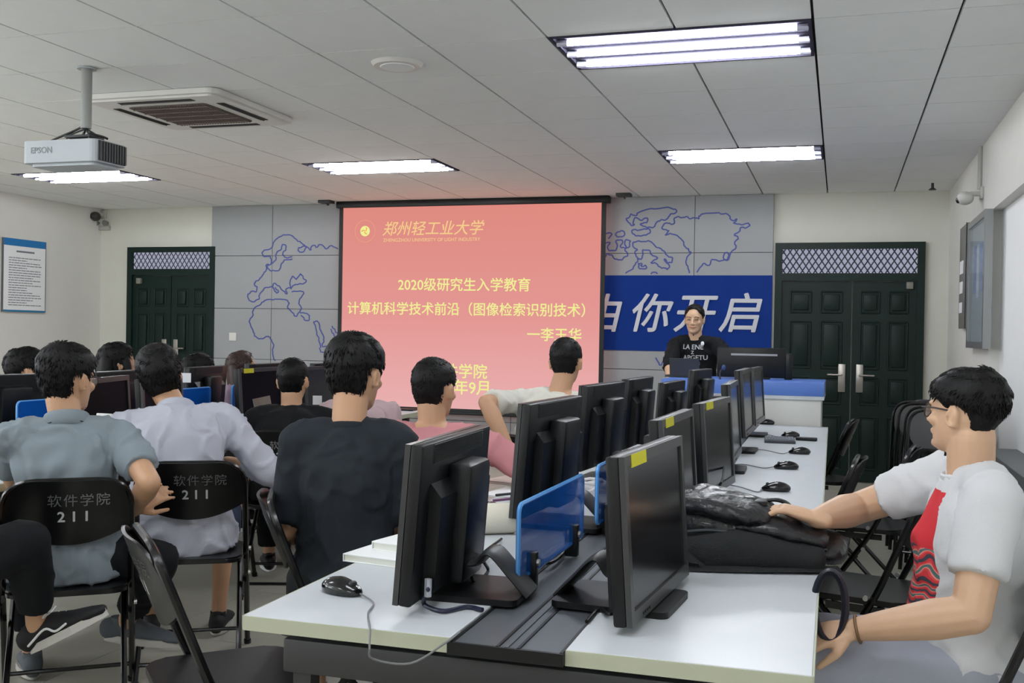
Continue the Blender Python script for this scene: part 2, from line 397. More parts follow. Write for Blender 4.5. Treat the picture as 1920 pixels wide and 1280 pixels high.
e = nt.nodes.new('ShaderNodeEmission'); ou = nt.nodes.new('ShaderNodeOutputMaterial'); tc = nt.nodes.new('ShaderNodeTexCoord'); sx = nt.nodes.new('ShaderNodeSeparateXYZ')
rp = nt.nodes.new('ShaderNodeValToRGB'); nt.links.new(tc.outputs['Generated'], sx.inputs[0]); nt.links.new(sx.outputs['Z'], rp.inputs[0])
el = rp.color_ramp.elements; el[0].position = 0; el[0].color = (*lin((232, 176, 176)), 1); el[1].position = 1; el[1].color = (*lin((222, 138, 128)), 1)
q = el.new(.45); q.color = (*lin((228, 152, 148)), 1)
nt.links.new(rp.outputs[0], e.inputs[0]); e.inputs[1].default_value = SLIDE_POWER; nt.links.new(e.outputs[0], ou.inputs[0])
bx('slide_image', (x0+.0, x1+.0, 10.102, 10.108, zb, zt), ms, r)
M_sy = emis('slide_text_yellow', (240, 238, 150), SLIDE_POWER)
M_sy2 = emis('slide_text_pale', (244, 205, 140), SLIDE_POWER)
def stext(s, pxa, pxb, py, m=M_sy, bold=.0022, hh=None, shear=0.):
    a, b = ony(pxa, py, 10.09), ony(pxb, py, 10.09)
    o = text('slide_text', s, .2, m, Matrix.Identity(4), r, bold=bold, ext=.0005, align='CENTER', shear=shear)
    xsv = [v.co.x for v in o.data.vertices]; wd = max(xsv)-min(xsv); k = (b.x-a.x)/wd
    mid = (max(xsv)+min(xsv))/2; zsv = [v.co.y for v in o.data.vertices]; zm = (max(zsv)+min(zsv))/2
    c = (a+b)/2
    o.data.transform(WALLM(c.x, 10.096, c.z) @ Matrix.Diagonal((k, k if hh is None else hh/(max(zsv)-min(zsv)), 1, 1)) @ Matrix.Translation((-mid, -zm, 0)))
    return o
stext('2020级研究生入学教育', 746, 994, 533)
stext('计算机科学技术前沿（图像检索识别技术）', 651, 1097, 579)
stext('一李玉华', 988, 1090, 627)
stext('软件学院', 806, 913, 695)
stext('2020年9月', 795, 916, 725)
stext('郑州轻工业大学', 717, 908, 427, M_sy2, bold=.001, shear=.25)
stext('ZHENGZHOU UNIVERSITY OF LIGHT INDUSTRY', 718, 900, 449, M_sy2, bold=.0)
c = ony(684, 433, 10.09)
bm = bmesh.new(); pts = [(c.x+.115*math.cos(2*PI*k/32), 10.097, c.z+.115*math.sin(2*PI*k/32)) for k in range(32)]
tube(bm, pts, .003, 6, closed=True)
fin('emblem_ring', bm, emis('slide_ring', (238, 160, 130), SLIDE_POWER), r)
bm = bmesh.new()
prism(bm, [(.055*math.cos(2*PI*k/24), .055*math.sin(2*PI*k/24)) for k in range(24)], 0, .002, WALLM(c.x, 10.097, c.z))
eb = fin('emblem', bm, M_sy, r)
bm = bmesh.new()
for a0 in (0, 2.1, 4.2):
    tube(bm, [(c.x+rr*math.cos(a0+rr*30), 10.093, c.z+rr*math.sin(a0+rr*30)) for rr in (.008, .018, .028, .038)], .004, 5)
fin('emblem_swirl', bm, emis('slide_orange', (228, 140, 70), SLIDE_POWER), eb)

# unseen glowing windows added in the left wall to brighten the ceiling
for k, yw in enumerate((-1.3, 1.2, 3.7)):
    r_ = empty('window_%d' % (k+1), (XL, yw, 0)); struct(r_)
    bx('window_pane', (.0, .02, -.95, .95, .95, 2.35), emis('window_daylight', (238, 243, 250), FILL_WINDOW_POWER), r_)
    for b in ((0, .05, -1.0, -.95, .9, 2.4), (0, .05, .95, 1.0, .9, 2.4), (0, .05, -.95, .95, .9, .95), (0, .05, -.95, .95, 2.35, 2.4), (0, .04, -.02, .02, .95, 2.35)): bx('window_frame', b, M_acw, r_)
# ---------------------------------------------------------------- doors
def door_set(name, xa, xb, ztop, seam, tr, yy, hz=0.):
    """double steel door with a latticed fanlight"""
    r = empty(name, ((xa+xb)/2, yy, 0)); struct(r); L = lambda x: x-(xa+xb)/2
    A_, B_ = L(xa), L(xb)
    bm = bmesh.new()
    for b in ((A_, A_+.065, -.06, .0, 0, ztop), (B_-.065, B_, -.06, .0, 0, ztop), (A_+.065, B_-.065, -.06, .0, ztop-.06, ztop), (A_+.065, B_-.065, -.06, .0, tr[0]-.07, tr[0])): box(bm, *b)
    fin('door_frame', bm, M_green, r)
    pane = bx('transom_pane', (A_+.065, B_-.065, -.02, -.012, tr[0], ztop-.06), emis('transom_daylight', (196, 198, 222), .62), r)
    bm = bmesh.new(); x0_, x1_, z0_, z1_ = A_+.065, B_-.065, tr[0], ztop-.06; H_ = z1_-z0_; st = .058
    for sgn in (1, -1):
        k = x0_-H_*1.3
        while k < x1_+H_:
            # line x = k + t*H*0.62, z = z0 + t*H  (or mirrored)
            dx = H_*.66*sgn; xa_ = k if sgn > 0 else k+H_*.66; ta, tb_ = 0., 1.
            if dx > 0: ta = max(0, (x0_-xa_)/dx); tb_ = min(1, (x1_-xa_)/dx)
            else: ta = max(0, (x1_-xa_)/dx); tb_ = min(1, (x0_-xa_)/dx)
            if tb_-ta > .03: tube(bm, [(xa_+dx*ta, -.035, z0_+H_*ta), (xa_+dx*tb_, -.035, z0_+H_*tb_)], .006, 4, ref=(0, 1, 0), cap='flat')
            k += st
    lt = fin('transom_lattice', bm, mat('lattice_grey', (70, 74, 84), .5), r); lt['kind'] = 'stuff'
    sm = L(seam); zt_ = tr[0]-.07
    hx = []
    for (a, b, hs) in ((A_+.065, sm-.004, 1), (sm+.004, B_-.065, -1)):
        lf = bx('door_leaf', (a, b, -.03, -.002, .01, zt_-.005), M_green, r)
        w_ = b-a
        rows = ((.12, .62), (.72, .98), (1.05, 1.5), (1.57, 1.78)) if zt_ > 1.5 else ()
        for cx0, cx1 in ((a+w_*.12, a+w_*.44), (a+w_*.56, a+w_*.88)):
            for z0, z1 in rows:
                pn = bx('raised_panel', (cx0+.03, cx1-.03, -.05, -.028, z0+.03, z1-.03), M_green, lf, bev=.01)
                bm = bmesh.new(); q_ = [(cx0+.008, -.031, z0+.008), (cx1-.008, -.031, z0+.008), (cx1-.008, -.031, z1-.008), (cx0+.008, -.031, z1-.008)]
                for a_, b_ in zip(q_, q_[1:]+q_[:1]): tube(bm, [a_, b_], [(.009, .009)]*2, 8, ref=(0, 1, 0), cap='flat')
                o_ = fin('panel_moulding', bm, M_green, lf, True); o_['kind'] = 'stuff'
        x = b-.075 if hs == 1 else a+.075
        hp = bx('handle_plate', (x-.032, x+.032, -.05, -.03, .84+hz, 1.1+hz), M_steel, lf, bev=.005)
        tb('lever', [(x, -.05, 1.0+hz), (x, -.085, 1.0+hz), (x-hs*.13, -.085, 1.0+hz)], .009, M_steel, lf, seg=8)
    return r
dR = door_set('door_1', -.6, .728, 2.232, .1, (1.945,), YF)
dL = door_set('door_2', -7.86, -6.70, 2.25, -7.28, (2.0,), YF, .1)
# closer/ sensor blocks on doors
for nm, x, z, lb in (('door_sensor', .60, 1.83, 'small pale box fixed high on the right leaf of the right door'), ('door_sensor', -7.70, 1.86, 'small pale box fixed high on the left green door')):
    o = bx(nm, (x-.03, x+.03, YF-.07, YF-.03, z-.03, z+.035), mat('sensor_grey', (120, 120, 110), .5), None, bev=.006); tag(o, lb, 'sensor')

# skirting line on the front wall
struct(bx('baseboard_front', (-.02+.75, XR+.0, YF-.015, YF, 0, .1), mat('skirting_grey', (120, 116, 108), .6)))
# ---------------------------------------------------------------- things on walls
# posters, left wall
p1, p2, p3 = onx(5, 447, XL+.02), onx(83, 455, XL+.02), onx(80, 585, XL+.02)
def poster(y0, y1, z0, z1, label):
    r = empty('wall_notice', (XL+.015, (y0+y1)/2, z0)); tag(r, label, 'notice', 'printed notices on the left wall')
    h, W_ = z1-z0, (y1-y0)/2
    bx('board', (-.01, .006, -W_, W_, 0, h), M_paper, r)
    bx('header_band', (.006, .009, -W_, W_, h-.075, h), mat('poster_blue', (30, 118, 180), .5), r)
    bx('footer_band', (.006, .009, -W_, W_, 0, .02), mat('poster_teal', (40, 120, 160), .5), r)
    bm = bmesh.new(); box(bm, .006, .0085, -W_*.4, W_*.45, h-.14, h-.122); z = h-.2
    random.seed(3)
    while z > .07:
        a = -W_*.75; e_ = W_*random.choice((.8, .75, .4, .78, .1)); x = a
        while x < e_:
            l = random.uniform(.02, .07); box(bm, .006, .0085, x, min(x+l, e_), z-.004, z+.004); x += l+.01
        z -= .026
    o = fin('printed_lines', bm, mat('print_grey', (120, 122, 128), .7), r); o['kind'] = 'stuff'
    bm = bmesh.new(); box(bm, -.012, .011, -W_-.006, -W_, 0, h); box(bm, -.012, .011, W_, W_+.006, 0, h); fin('edge_strip', bm, mat('alu', (120, 122, 125), .4, metal=.5), r)
poster(8.78, 9.38, 1.47, 2.235, 'white printed notice with a blue header on the left wall')
poster(8.12, 8.72, 1.47, 2.235, 'neighbouring white notice cut off by the left edge of the picture')
# dome cameras
def gadget(nm, loc, label, cat, facing, sc=1., hm=None):
    r = empty(nm, loc, facing); tag(r, label, cat)
    bx('bracket', (-.05*sc, .05*sc, -.02*sc, .0, -.01, .08*sc), mat('gad_white', (190, 190, 182), .5), r, bev=.006)
    tb('arm', [(0, -.01, .03*sc), (0, -.09*sc, .03*sc)], .018*sc, mat('gad_white', (190, 190, 182), .5), r)
    bm = bmesh.new(); ell(bm, (0, -.12*sc, 0), (.055*sc, .06*sc, .05*sc)); fin('housing', bm, hm or mat('gad_dark', (52, 50, 48), .35), r, True)
    bm = bmesh.new(); ell(bm, (0, -.165*sc, -.012), (.025*sc, .02*sc, .025*sc)); fin('lens', bm, M_blk2, r, True)
gadget('wall_camera', ony(193, 408, YF)+Vector((0, 0, -.0)), 'small dark surveillance camera high in the left corner', 'camera', 0, 1.1)
for k, (px, py) in enumerate(((188, 424), (206, 424))):
    pass
# emergency lamp under camera (left)
p = ony(196, 424, YF); r = empty('emergency_lamp', (p.x, YF, p.z)); tag(r, 'twin-headed grey emergency light under the left corner camera', 'lamp')
bx('case', (-.09, .09, -.05, 0, -.05, .0), mat('em_grey', (170, 168, 160), .5), r, bev=.006)
for s_ in (-1, 1):
    bm = bmesh.new(); tube(bm, [(s_*.06, -.03, .035), (s_*.06, -.08, .03)], [.02, .035], 12, cap='flat'); fin('lamp_head', bm, mat('em_grey2', (120, 120, 116), .4), r, True)
p = ony(1745, 357, YF-.3); r = empty('ceiling_sprinkler', (p.x, YF-.5, HC)); tag(r, 'tiny dark ceiling fitting near the far right corner', 'sprinkler')
tb('stem', [(0, 0, 0), (0, 0, -.05)], .012, M_dgrey, r)
bm = bmesh.new(); tube(bm, [(0, 0, -.045), (0, 0, -.06)], [.02, .035], 12, cap='flat'); fin('deflector', bm, M_dgrey, r, True)
for px, lb in ((1170, 'dark bracket on the ceiling right of the projection screen'), (612, 'dark bracket on the ceiling left of the projection screen')):
    p = ony(px, 372, 10.0); r = empty('ceiling_bracket', (p.x, 10.0, HC)); tag(r, lb, 'bracket')
    bx('plate', (-.07, .07, -.06, .06, -.03, 0), M_dgrey, r, bev=.004)
    tb('hook', [(0, 0, -.03), (0, .03, -.045), (0, .06, -.035)], .006, M_dgrey, r)
# right wall boards
r = empty('notice_board', (XR, 7.87, 1.285)); tag(r, 'glass-fronted aluminium notice board with faded blue sheets on the right wall', 'board')
bm = bmesh.new(); W_, h = .475, .905
for b in ((-.05, 0, -W_, -W_+.045, 0, h), (-.05, 0, W_-.045, W_, 0, h), (-.05, 0, -W_+.045, W_-.045, 0, .045), (-.05, 0, -W_+.045, W_-.045, h-.045, h)): box(bm, *b)
fin('frame', bm, mat('alu_frame', (150, 152, 152), .35, metal=.6), r)
bx('backing', (-.02, 0, -W_+.04, W_-.04, .04, h-.04), mat('board_grey', (150, 160, 165), .6, var=.1), r)
for k in range(4): bx('sheet', (-.024, -.02, -.32+k*.17, -.19+k*.17, .35+.04*(k % 2), .72), mat('sheet_blue', (110, 130, 180), .7, var=.2) if k % 2 else mat('sheet_pale', (190, 198, 215), .7, var=.1), r)
bx('glass', (-.045, -.041, -W_+.045, W_-.045, .045, h-.045), mat('board_glass', (200, 215, 220), .05, alpha=.25), r)
r = empty('notice_board', (XR, 8.74, 1.43)); tag(r, 'narrow grey metal board with torn white paper beyond the glass-fronted one', 'board')
bx('board', (-.04, 0, -.24, .24, 0, .79), mat('zinc_grey', (120, 120, 116), .5, var=.1), r, bev=.008)
bx('dark_edge', (-.045, -.04, -.24, -.225, 0, .79), M_dgrey, r)
for k in range(3): bx('torn_paper', (-.045, -.04, .0-.02*k, .16, .12+k*.15, .2+k*.16), M_paper, r)
gadget('wall_camera', Vector((XR, 7.95, 2.33)), 'white bulky camera on the right wall above the glass-fronted board', 'camera', -PI/2, .95, mat('cam_white', (205, 205, 198), .4))
tb_ = tb('wall_conduit', [(XR-.012, 8.02, HC), (XR-.012, 8.02, 2.4)], .018, mat('conduit', (178, 178, 172), .5)); tag(tb_, 'white vertical conduit running from the ceiling to the right wall camera', 'pipe')
# low louvred wall unit
r = empty('wall_heater', (XR+.07, 4.5, 0)); tag(r, 'long grey louvred heater cabinet along the right wall', 'heater')
bx('cabinet', (-.16, 0, -2.0, 2.2, .04, .40), mat('heater_light', (172, 172, 166), .5), r)
bx('top_band', (-.18, 0, -2.02, 2.22, .40, .708), mat('heater_grey', (92, 95, 96), .5), r, bev=.006)
for k in range(9):
    z = .07+k*.036
    bx('louvre', (-.172, -.16, -1.95, 2.15, z, z+.02), mat('heater_louvre', (150, 150, 145), .5), r)

# ================================================================ FURNITURE
TZ = .74
def make_table(width, length, strip):
    """long back-to-back computer bench: two white tops with a grey cable tray between"""
    r = empty('computer_desk')
    a, b = strip
    for x0, x1 in ((0, a), (b, width)):
        bm = bmesh.new(); box(bm, x0, x1, 0, length, TZ-.03, TZ, bev=.002)
        bmesh.ops.remove_doubles(bm, verts=bm.verts[:], dist=1e-6)
        d = fin('desktop', bm, M_wht, r)
        bx('edge_band', (x0, x1, -.003, 0, TZ-.03, TZ-.001), M_edge, d)
        bx('edge_band', ((-.003, 0, 0, length, TZ-.03, TZ-.001) if x0 == 0 else (width, width+.003, 0, length, TZ-.03, TZ-.001)), M_edge, d)
    t = bx('cable_tray', (a+.002, b-.002, -.012, length, TZ-.03, TZ-.006), M_tray, r)
    bx('tray_front', (a, b, -.02, -.012, TZ-.028, TZ-.004), M_blk, t)
    for x in (a+.004, a+(b-a)*.42, a+(b-a)*.5, a+(b-a)*.60, b-.008):
        bx('tray_ridge', (x, x+.006, -.014, length, TZ-.006, TZ-.003), M_blk if x != a+(b-a)*.5 else M_tray, t)
    n = max(2, round(length/1.8))
    for k in range(n+1):
        y = .03+(length-.18)*k/n
        for x in (.1, width-.14): 
            bx('leg', (x, x+.04, y, y+.04, 0, TZ-.10), M_dgrey, r)
        bx('cross_beam', (.08, width-.02 if k == 0 else width-.08, y-.01, y+.05, TZ-.115, TZ-.045), M_dgrey, r, bev=.006)
    bx('modesty_panel', ((a+b)/2-.01, (a+b)/2+.01, .15, length-.1, .3, TZ-.115), M_dgrey, r)
    return r
T1 = make_table(1.13, 5.45, (.455, .685)); T1.location = (-1.165, 1.905, 0); T1.rotation_euler.z = math.radians(.35)
tag(T1, 'long white double computer desk with a grey centre tray running away from the viewer', 'desk')
T2 = make_table(1.13, 4.6, (.455, .685)); T2.location = (-4.10, 2.75, 0)
tag(T2, 'long white double computer desk on the left where women sit behind monitors', 'desk')

def make_monitor(w_=.515, h=.345, z0=.045, sticker=False, stand='arc', tilt=4, power=False, scr=None):
    """screen faces +Y; origin on the desk under the panel"""
    r = empty('monitor'); T = Matrix.Translation((0, 0, z0)) @ Matrix.Rotation(math.radians(tilt), 4, 'X')
    bm = bmesh.new()
    bz = .022
    for b in ((-w_/2, -w_/2+bz, 0, h), (w_/2-bz, w_/2, 0, h), (-w_/2+bz, w_/2-bz, 0, bz+.006), (-w_/2+bz, w_/2-bz, h-bz, h)): box(bm, b[0], b[1], 0, .012, b[2], b[3], T)
    fin('bezel', bm, M_bezel, r)
    bm = bmesh.new(); box(bm, -w_/2+bz, w_/2-bz, 0, .007, bz+.006, h-bz, T); fin('screen', bm, scr or M_screen, r)
    bm = bmesh.new(); box(bm, -w_/2-.001, w_/2+.001, -.028, 0, -.001, h+.001, T, bev=.006); bmesh.ops.remove_doubles(bm, verts=bm.verts[:], dist=1e-6)
    bk = fin('back_shell', bm, M_blk, r, True)
    # raised housing with stepped top, vertical spine and vents
    bm = bmesh.new()
    prism(bm, [(-.02, 0), (-.055, .02), (-.055, h*.66), (-.030, h*.74), (-.02, h*.74)], -w_*.37, w_*.37, T @ Matrix(((0, 0, 1, 0), (1, 0, 0, 0), (0, 1, 0, 0), (0, 0, 0, 1))))
    hb = fin('housing', bm, M_blk, bk)
    bm = bmesh.new(); box(bm, -.08, .08, -.085, -.03, h*.04, h*.84, T, bev=.012); bmesh.ops.remove_doubles(bm, verts=bm.verts[:], dist=1e-6)
    fin('spine', bm, M_blk, bk, True)
    bm = bmesh.new()
    for k in range(14):
        box(bm, -w_*.36, w_*.36, -.031, -.027, h*.87+k*.003, h*.87+k*.003+.0015, T)
    v = fin('vent_slots', bm, M_dgrey, bk); v['kind'] = 'stuff'
    if stand == 'arc':
        pts = [T @ Vector((0, -.06, h*.16)), T @ Vector((0, -.10, h*.17)), Vector((0, -.135, .098)), Vector((0, -.185, .05)), Vector((0, -.225, .008))]
        tb('stand_arm', spline(pts, 5), [(.055, .009)]*21, M_dgrey, r, seg=12, ref=(1, 0, 0))
        bm = bmesh.new(); prism(bm, rsq(-.11, .11, -.215, .045, .02), 0, .014); fin('base', bm, M_blk, r, False)
    else:
        tb('stand_arm', [(0, -.07, .01), (0, -.075, h*.35+z0)], [(.04, .018)]*2, M_blk, r, seg=12, ref=(1, 0, 0))
        bm = bmesh.new(); prism(bm, rsq(-.12, .12, -.16, .075, .03), 0, .014); fin('base', bm, M_blk, r)
    if sticker:
        bm = bmesh.new(); box(bm, w_/2-.165 if sticker > 0 else -w_/2+.01, w_/2-.05 if sticker > 0 else -w_/2+.12, .0115, .0135, h-.026, h+.0, T); fin('yellow_label', bm, M_yel, r)
    bm = bmesh.new()
    for k in range(4): box(bm, w_/2-.09-k*.016, w_/2-.082-k*.016, .011, .0135, .008, .013, T)
    b = fin('buttons', bm, M_blk, r); b['kind'] = 'stuff'
    return r
def prj(p):
    c = RW @ (np.array(p, float)-CAM); return CX+FPX*c[0]/c[2], CY+FPX*c[1]/c[2]
def put_mon(px, pf, dep, label, near, h=.335, w_=.515, group='monitors', ztop=None, **k):
    """px, pf: where the near and far panel edges stand; near 'R' if the near edge is the monitor's own +x side"""
    e = at(px, 900, dep); lo, hi = (-165, -70) if near == 'R' else (40, 125); best = None
    for i in range((hi-lo)*2):
        f = lo+i*.5; a = math.radians(f); s_ = -1 if near == 'R' else 1
        q = prj((e.x+s_*w_*math.cos(a), e.y+s_*w_*math.sin(a), .9))
        if best is None or abs(q[0]-pf) < best[0]: best = (abs(q[0]-pf), f)
    face = best[1]
    if ztop: k['z0'] = ztop-h*.99-TZ
    o = make_monitor(w_=w_, h=h, **k); tag(o, label, 'monitor', group)
    a = math.radians(face); ax = Vector((math.cos(a), math.sin(a)))
    c = Vector((e.x, e.y))-ax*(w_/2 if near == 'R' else -w_/2)
    o.location = (c.x, c.y, TZ); o.rotation_euler.z = a
    return o
M_scr2 = mat('screen_matte', (14, 16, 24), .5, spec=.04)
GR, GL, G2 = 'monitors facing right on the near bench', 'monitors facing left on the near bench', 'monitors on the left bench'
put_mon(1180, 1284, 2.06, 'dark monitor with a yellow label, nearest on the right side of the bench', 'R', sticker=1, z0=.016, group=GR)
put_mon(1247, 1304, 2.9, 'second monitor from the viewer facing right, half hidden, yellow label on top', 'R', sticker=1, ztop=1.095, group=GR)
put_mon(1322, 1375, 3.65, 'third monitor from the viewer facing right, thick black side and yellow label', 'R', sticker=1, ztop=1.095, group=GR)
put_mon(1371, 1387, 4.4, 'fourth monitor from the viewer facing right, seen almost edge on', 'R', ztop=1.13, group=GR)
put_mon(1392, 1411, 5.2, 'fifth monitor from the viewer facing right, tall silver edge', 'R', ztop=1.165, group=GR)
put_mon(1412, 1432, 6.1, 'farthest monitor facing right on the near bench, before the podium', 'R', ztop=1.15, group=GR)
put_mon(749, 882, 2.17, 'black monitor seen from behind, nearest, on a curved stand arm', 'L', ztop=1.095, group=GL)
put_mon(962, 1063, 3.05, 'black monitor back in the middle of the bench, next beyond the nearest', 'L', ztop=1.125, group=GL)
put_mon(1077, 1150, 4.1, 'black monitor back beside the cream-shirted student, third of the row', 'L', ztop=1.13, group=GL)
put_mon(1158, 1207, 5.0, 'black monitor back, fourth of the row, against the grey wall', 'L', ztop=1.12, group=GL)
put_mon(1228, 1270, 5.8, 'small black monitor back near the podium, fifth of the row', 'L', ztop=1.07, h=.30, group=GL)
put_mon(1284, 1320, 6.4, 'black monitor back standing against the podium front', 'L', ztop=1.125, h=.33, w_=.45, group=GL)
put_mon(150, 246, 4.15, 'grey-framed monitor beside the head of the student in the pale polo', 'R', ztop=1.115, group=G2, scr=M_scr2)
put_mon(268, 345, 5.0, 'dark monitor hidden behind the head of the white-shirted student', 'R', ztop=1.08, group=G2, scr=M_scr2)
put_mon(449, 530, 5.95, 'monitor with a yellow label beside the black-shirted student', 'R', sticker=1, ztop=1.10, group=G2, scr=M_scr2)
put_mon(572, 640, 6.75, 'reddish-looking dark monitor behind the black-shirted student', 'R', ztop=1.09, group=G2)
for px, pf, dp, lb in ((-90, 97, 4.75, 'wide black monitor back at the left edge of the picture'), (162, 262, 5.35, 'black monitor back hiding the face of a woman at the left bench'),
                   (338, 412, 6.2, 'black monitor back in front of the green door on the left bench'), (452, 526, 7.0, 'black monitor back behind the yellow-labelled one on the left bench'), (575, 640, 7.4, 'farthest black monitor back on the left bench, below the screen edge')):
    put_mon(px, pf, dp, lb, 'L', ztop=1.095, group=G2)
# small white notes stuck on monitors
for px, py, dp, lb in ((349, 708, 6.15, 'small white paper note on the monitor back before the green door'), (595, 750, 6.5, 'small white paper note beside the black-shirted student')):
    p = at(px, py, dp); o = bx('paper_note', (-.028, .028, -.001, .001, -.028, .028), M_paper); o.location = p; o.rotation_euler.z = math.radians(20); tag(o, lb, 'note')

# acrylic partitions on the tray
def partition(px, py, dep, ln, label, hgt=.205, ang=88, table_y=None, z=TZ+.045, grp='blue acrylic partitions'):
    p = at(px, py, dep); r = empty('desk_partition', (p.x, p.y, TZ)); r.rotation_euler.z = math.radians(ang); tag(r, label, 'partition', grp)
    bm = bmesh.new(); prism(bm, rsq(0, ln, .035, hgt, .02, 4), -.006, .006, Matrix.Rotation(PI/2, 4, 'X'))
    pn = fin('acrylic_panel', bm, M_acry, r)
    bm = bmesh.new(); bp = rsq(.0, ln, .035, hgt, .02, 4)
    tube(bm, [(x, 0, y) for x, y in bp], .0055, 6, ref=(0, 1, 0), closed=True); fin('panel_edge', bm, M_acryE, pn, True)
    for x in (ln*.16, ln*.82):
        c = bx('clip', (x-.012, x+.012, -.018, .018, .0, .085), M_blk, r, bev=.004)
        tb('clip_screw', [(x, -.024, .06), (x, .024, .06)], .008, M_rivet, c, seg=8)
    return r
partition(970, 1120, 2.36, .57, 'blue acrylic partition panel on the bench tray, nearest', ang=89)
partition(1118, 985, 3.08, .55, 'blue acrylic partition panel behind the nearest right-hand monitor, second along the tray', ang=89)
partition(1235, 900, 3.95, .55, 'blue acrylic partition mostly hidden by monitors, third along the tray', ang=89)
partition(1305, 860, 4.85, .55, 'blue acrylic partition glimpsed between monitors, farthest along the tray', ang=89)
M_T2 = 'blue partitions of the left bench'
for y, lb in ((2.95, 'blue partition panel at the left edge of the picture on the left bench'), (3.85, 'blue partition panel behind the pale polo student on the left bench'), (4.75, 'blue partition panel left of the white-shirted student'), (5.6, 'blue partition panel between the white-shirted and the black-shirted student'), (6.4, 'blue partition at the far end of the left bench')):
    r = partition(972, 1120, 2.36, .62, lb, ang=90, grp=M_T2, hgt=.245); r.location = (-3.53, y, TZ)

# mice, cables
def make_mouse():
    r = empty('computer_mouse'); bm = bmesh.new(); ell(bm, (0, 0, .012), (.031, .056, .026), u=18, v=12)
    for v in bm.verts:
        if v.co.z < 0.001: v.co.z = .001
        if v.co.y > 0: v.co.z *= 1-.35*(v.co.y/.056)
        v.co.x *= 1-.12*math.sin(max(0, 1-abs(v.co.y)/.04))
    fin('shell', bm, M_blk2, r, True)
    bm = bmesh.new(); tube(bm, [(-.004, .032, .026), (.004, .032, .026)], .007, 10, ref=(0, 1, 0)); fin('scroll_wheel', bm, M_dgrey, r, True)
    return r
m0 = None
def mouse(px, py, rz, lb, cab=None, rc=.0022, cm=None):
    global m0
    if m0 is None: m0 = make_mouse(); o = m0
    else: o = copy_tree(m0)
    p = onz(px, py, TZ+.005); o.location = (p.x, p.y, TZ); o.rotation_euler.z = math.radians(rz)
    tag(o, lb, 'mouse', 'computer mice on the benches')
    if cab:
        q = [Vector((p.x, p.y, TZ+.008))+Vector((-math.sin(math.radians(rz)), math.cos(math.radians(rz)), 0))*.052]
        for c in cab: q.append(onz(c[0], c[1], TZ+.004) if len(c) == 2 else at(c[0], c[1], c[2]))
        c_ = tb('mouse_cable', spline(q, 6), rc, cm or M_blk, None, seg=6); tag(c_, 'thin cable of the '+lb, 'cable', 'mouse cables')
M_cabg = mat('cable_grey', (120, 120, 122), .5)
mouse(641, 1108, -105, 'black mouse at the near left corner of the bench', [(700, 1130), (690, 1150), (694, 1180), (693, 1212, 1.95), (700, 1235, 1.97), (770, 1243, 2.0), (835, 1205, 2.0), (862, 1185, 2.08)], cm=M_cabg)
mouse(1455, 918, 95, 'black mouse on the right side nearest the bag', [(1420, 922), (1385, 912), (1345, 905)], cm=M_cabg)
mouse(1474, 877, 95, 'black mouse on the right side, second beyond the bag', [(1430, 877), (1390, 870), (1345, 875)], cm=M_cabg)
mouse(1499, 849, 95, 'black mouse on the right side, third beyond the bag', [(1465, 850), (1430, 843), (1385, 842)], cm=M_cabg)
mouse(1482, 818, 105, 'black mouse behind the small keyboard', [(1465, 820), (1440, 815), (1420, 815)], cm=M_cabg)
mouse(1437, 794, 95, 'black mouse at the far end of the bench under the podium panel')
mouse(921, 958, 30, 'black mouse between the two monitor backs', [(905, 975), (895, 985)])
mouse(1290, 905, 60, 'black mouse half hidden by the second right-facing monitor')
mouse(1352, 848, 60, 'black mouse seen through the gap between right-facing monitors')
r = empty('keyboard'); p = onz(1462, 829, TZ); r.location = (p.x, p.y, TZ); r.rotation_euler.z = math.radians(4); tag(r, 'short grey keyboard lying at the far end of the white bench', 'keyboard')
bm = bmesh.new(); box(bm, -.085, .085, -.075, .15, 0, .016, bev=.003); bmesh.ops.remove_doubles(bm, verts=bm.verts[:], dist=1e-6); fin('case', bm, mat('kb_grey', (52, 54, 60), .5), r)
bm = bmesh.new()
for i in range(10):
    for j in range(10): box(bm, -.08+i*.016, -.08+i*.016+.013, -.062+j*.021, -.062+j*.021+.017, .016, .022)
k = fin('keys', bm, mat('key_grey', (105, 110, 120), .5), r); k['kind'] = 'stuff'
p = onz(1512, 826, TZ); o = bx('pencil_case', (-.06, .06, -.02, .02, 0, .02), M_blk, None, bev=.006); o.location = p; o.rotation_euler.z = -.1; tag(o, 'thin flat black case beside the short keyboard', 'case')
# cable of the nearest monitor
def cable(pts, r_, m, lb, sp=8):
    o = tb('cable', spline(pts, sp), r_, m, None, seg=8); tag(o, lb, 'cable'); return o
cable([at(802, 1095, 2.2), at(802, 1110, 2.2), onz(795, 1132, TZ+.006), onz(830, 1145, TZ+.006), onz(875, 1137, TZ+.006), onz(905, 1143, TZ+.006)], .005, mat('cable_navy', (30, 32, 60), .4), 'dark blue video cable under the nearest monitor back')
tb_ = tb('cable_plug', [at(803, 1085, 2.2), at(802, 1118, 2.2)], .008, mat('plug_grey', (170, 172, 180), .5)); tag(tb_, 'pale grey plug of the dark blue cable', 'plug')
cable([at(880, 1065, 2.4), onz(890, 1090, TZ+.01), onz(915, 1070, TZ+.006), onz(905, 1040, TZ+.05), onz(940, 1010, TZ+.006)], .004, M_blk, 'black cable looping behind the curved stand arm')
cable([onz(1000, 1040, TZ+.006), onz(1030, 1055, TZ+.01), onz(1060, 1030, TZ+.006), onz(1070, 990, TZ+.01)], .005, M_blk, 'black cable behind the nearest blue partition')
cable([onz(1100, 1165, TZ+.006), onz(1125, 1140, TZ+.006), onz(1150, 1150, TZ+.01), onz(1240, 1110, TZ+.006)], .004, M_blk, 'black cable under the nearest right-facing monitor')
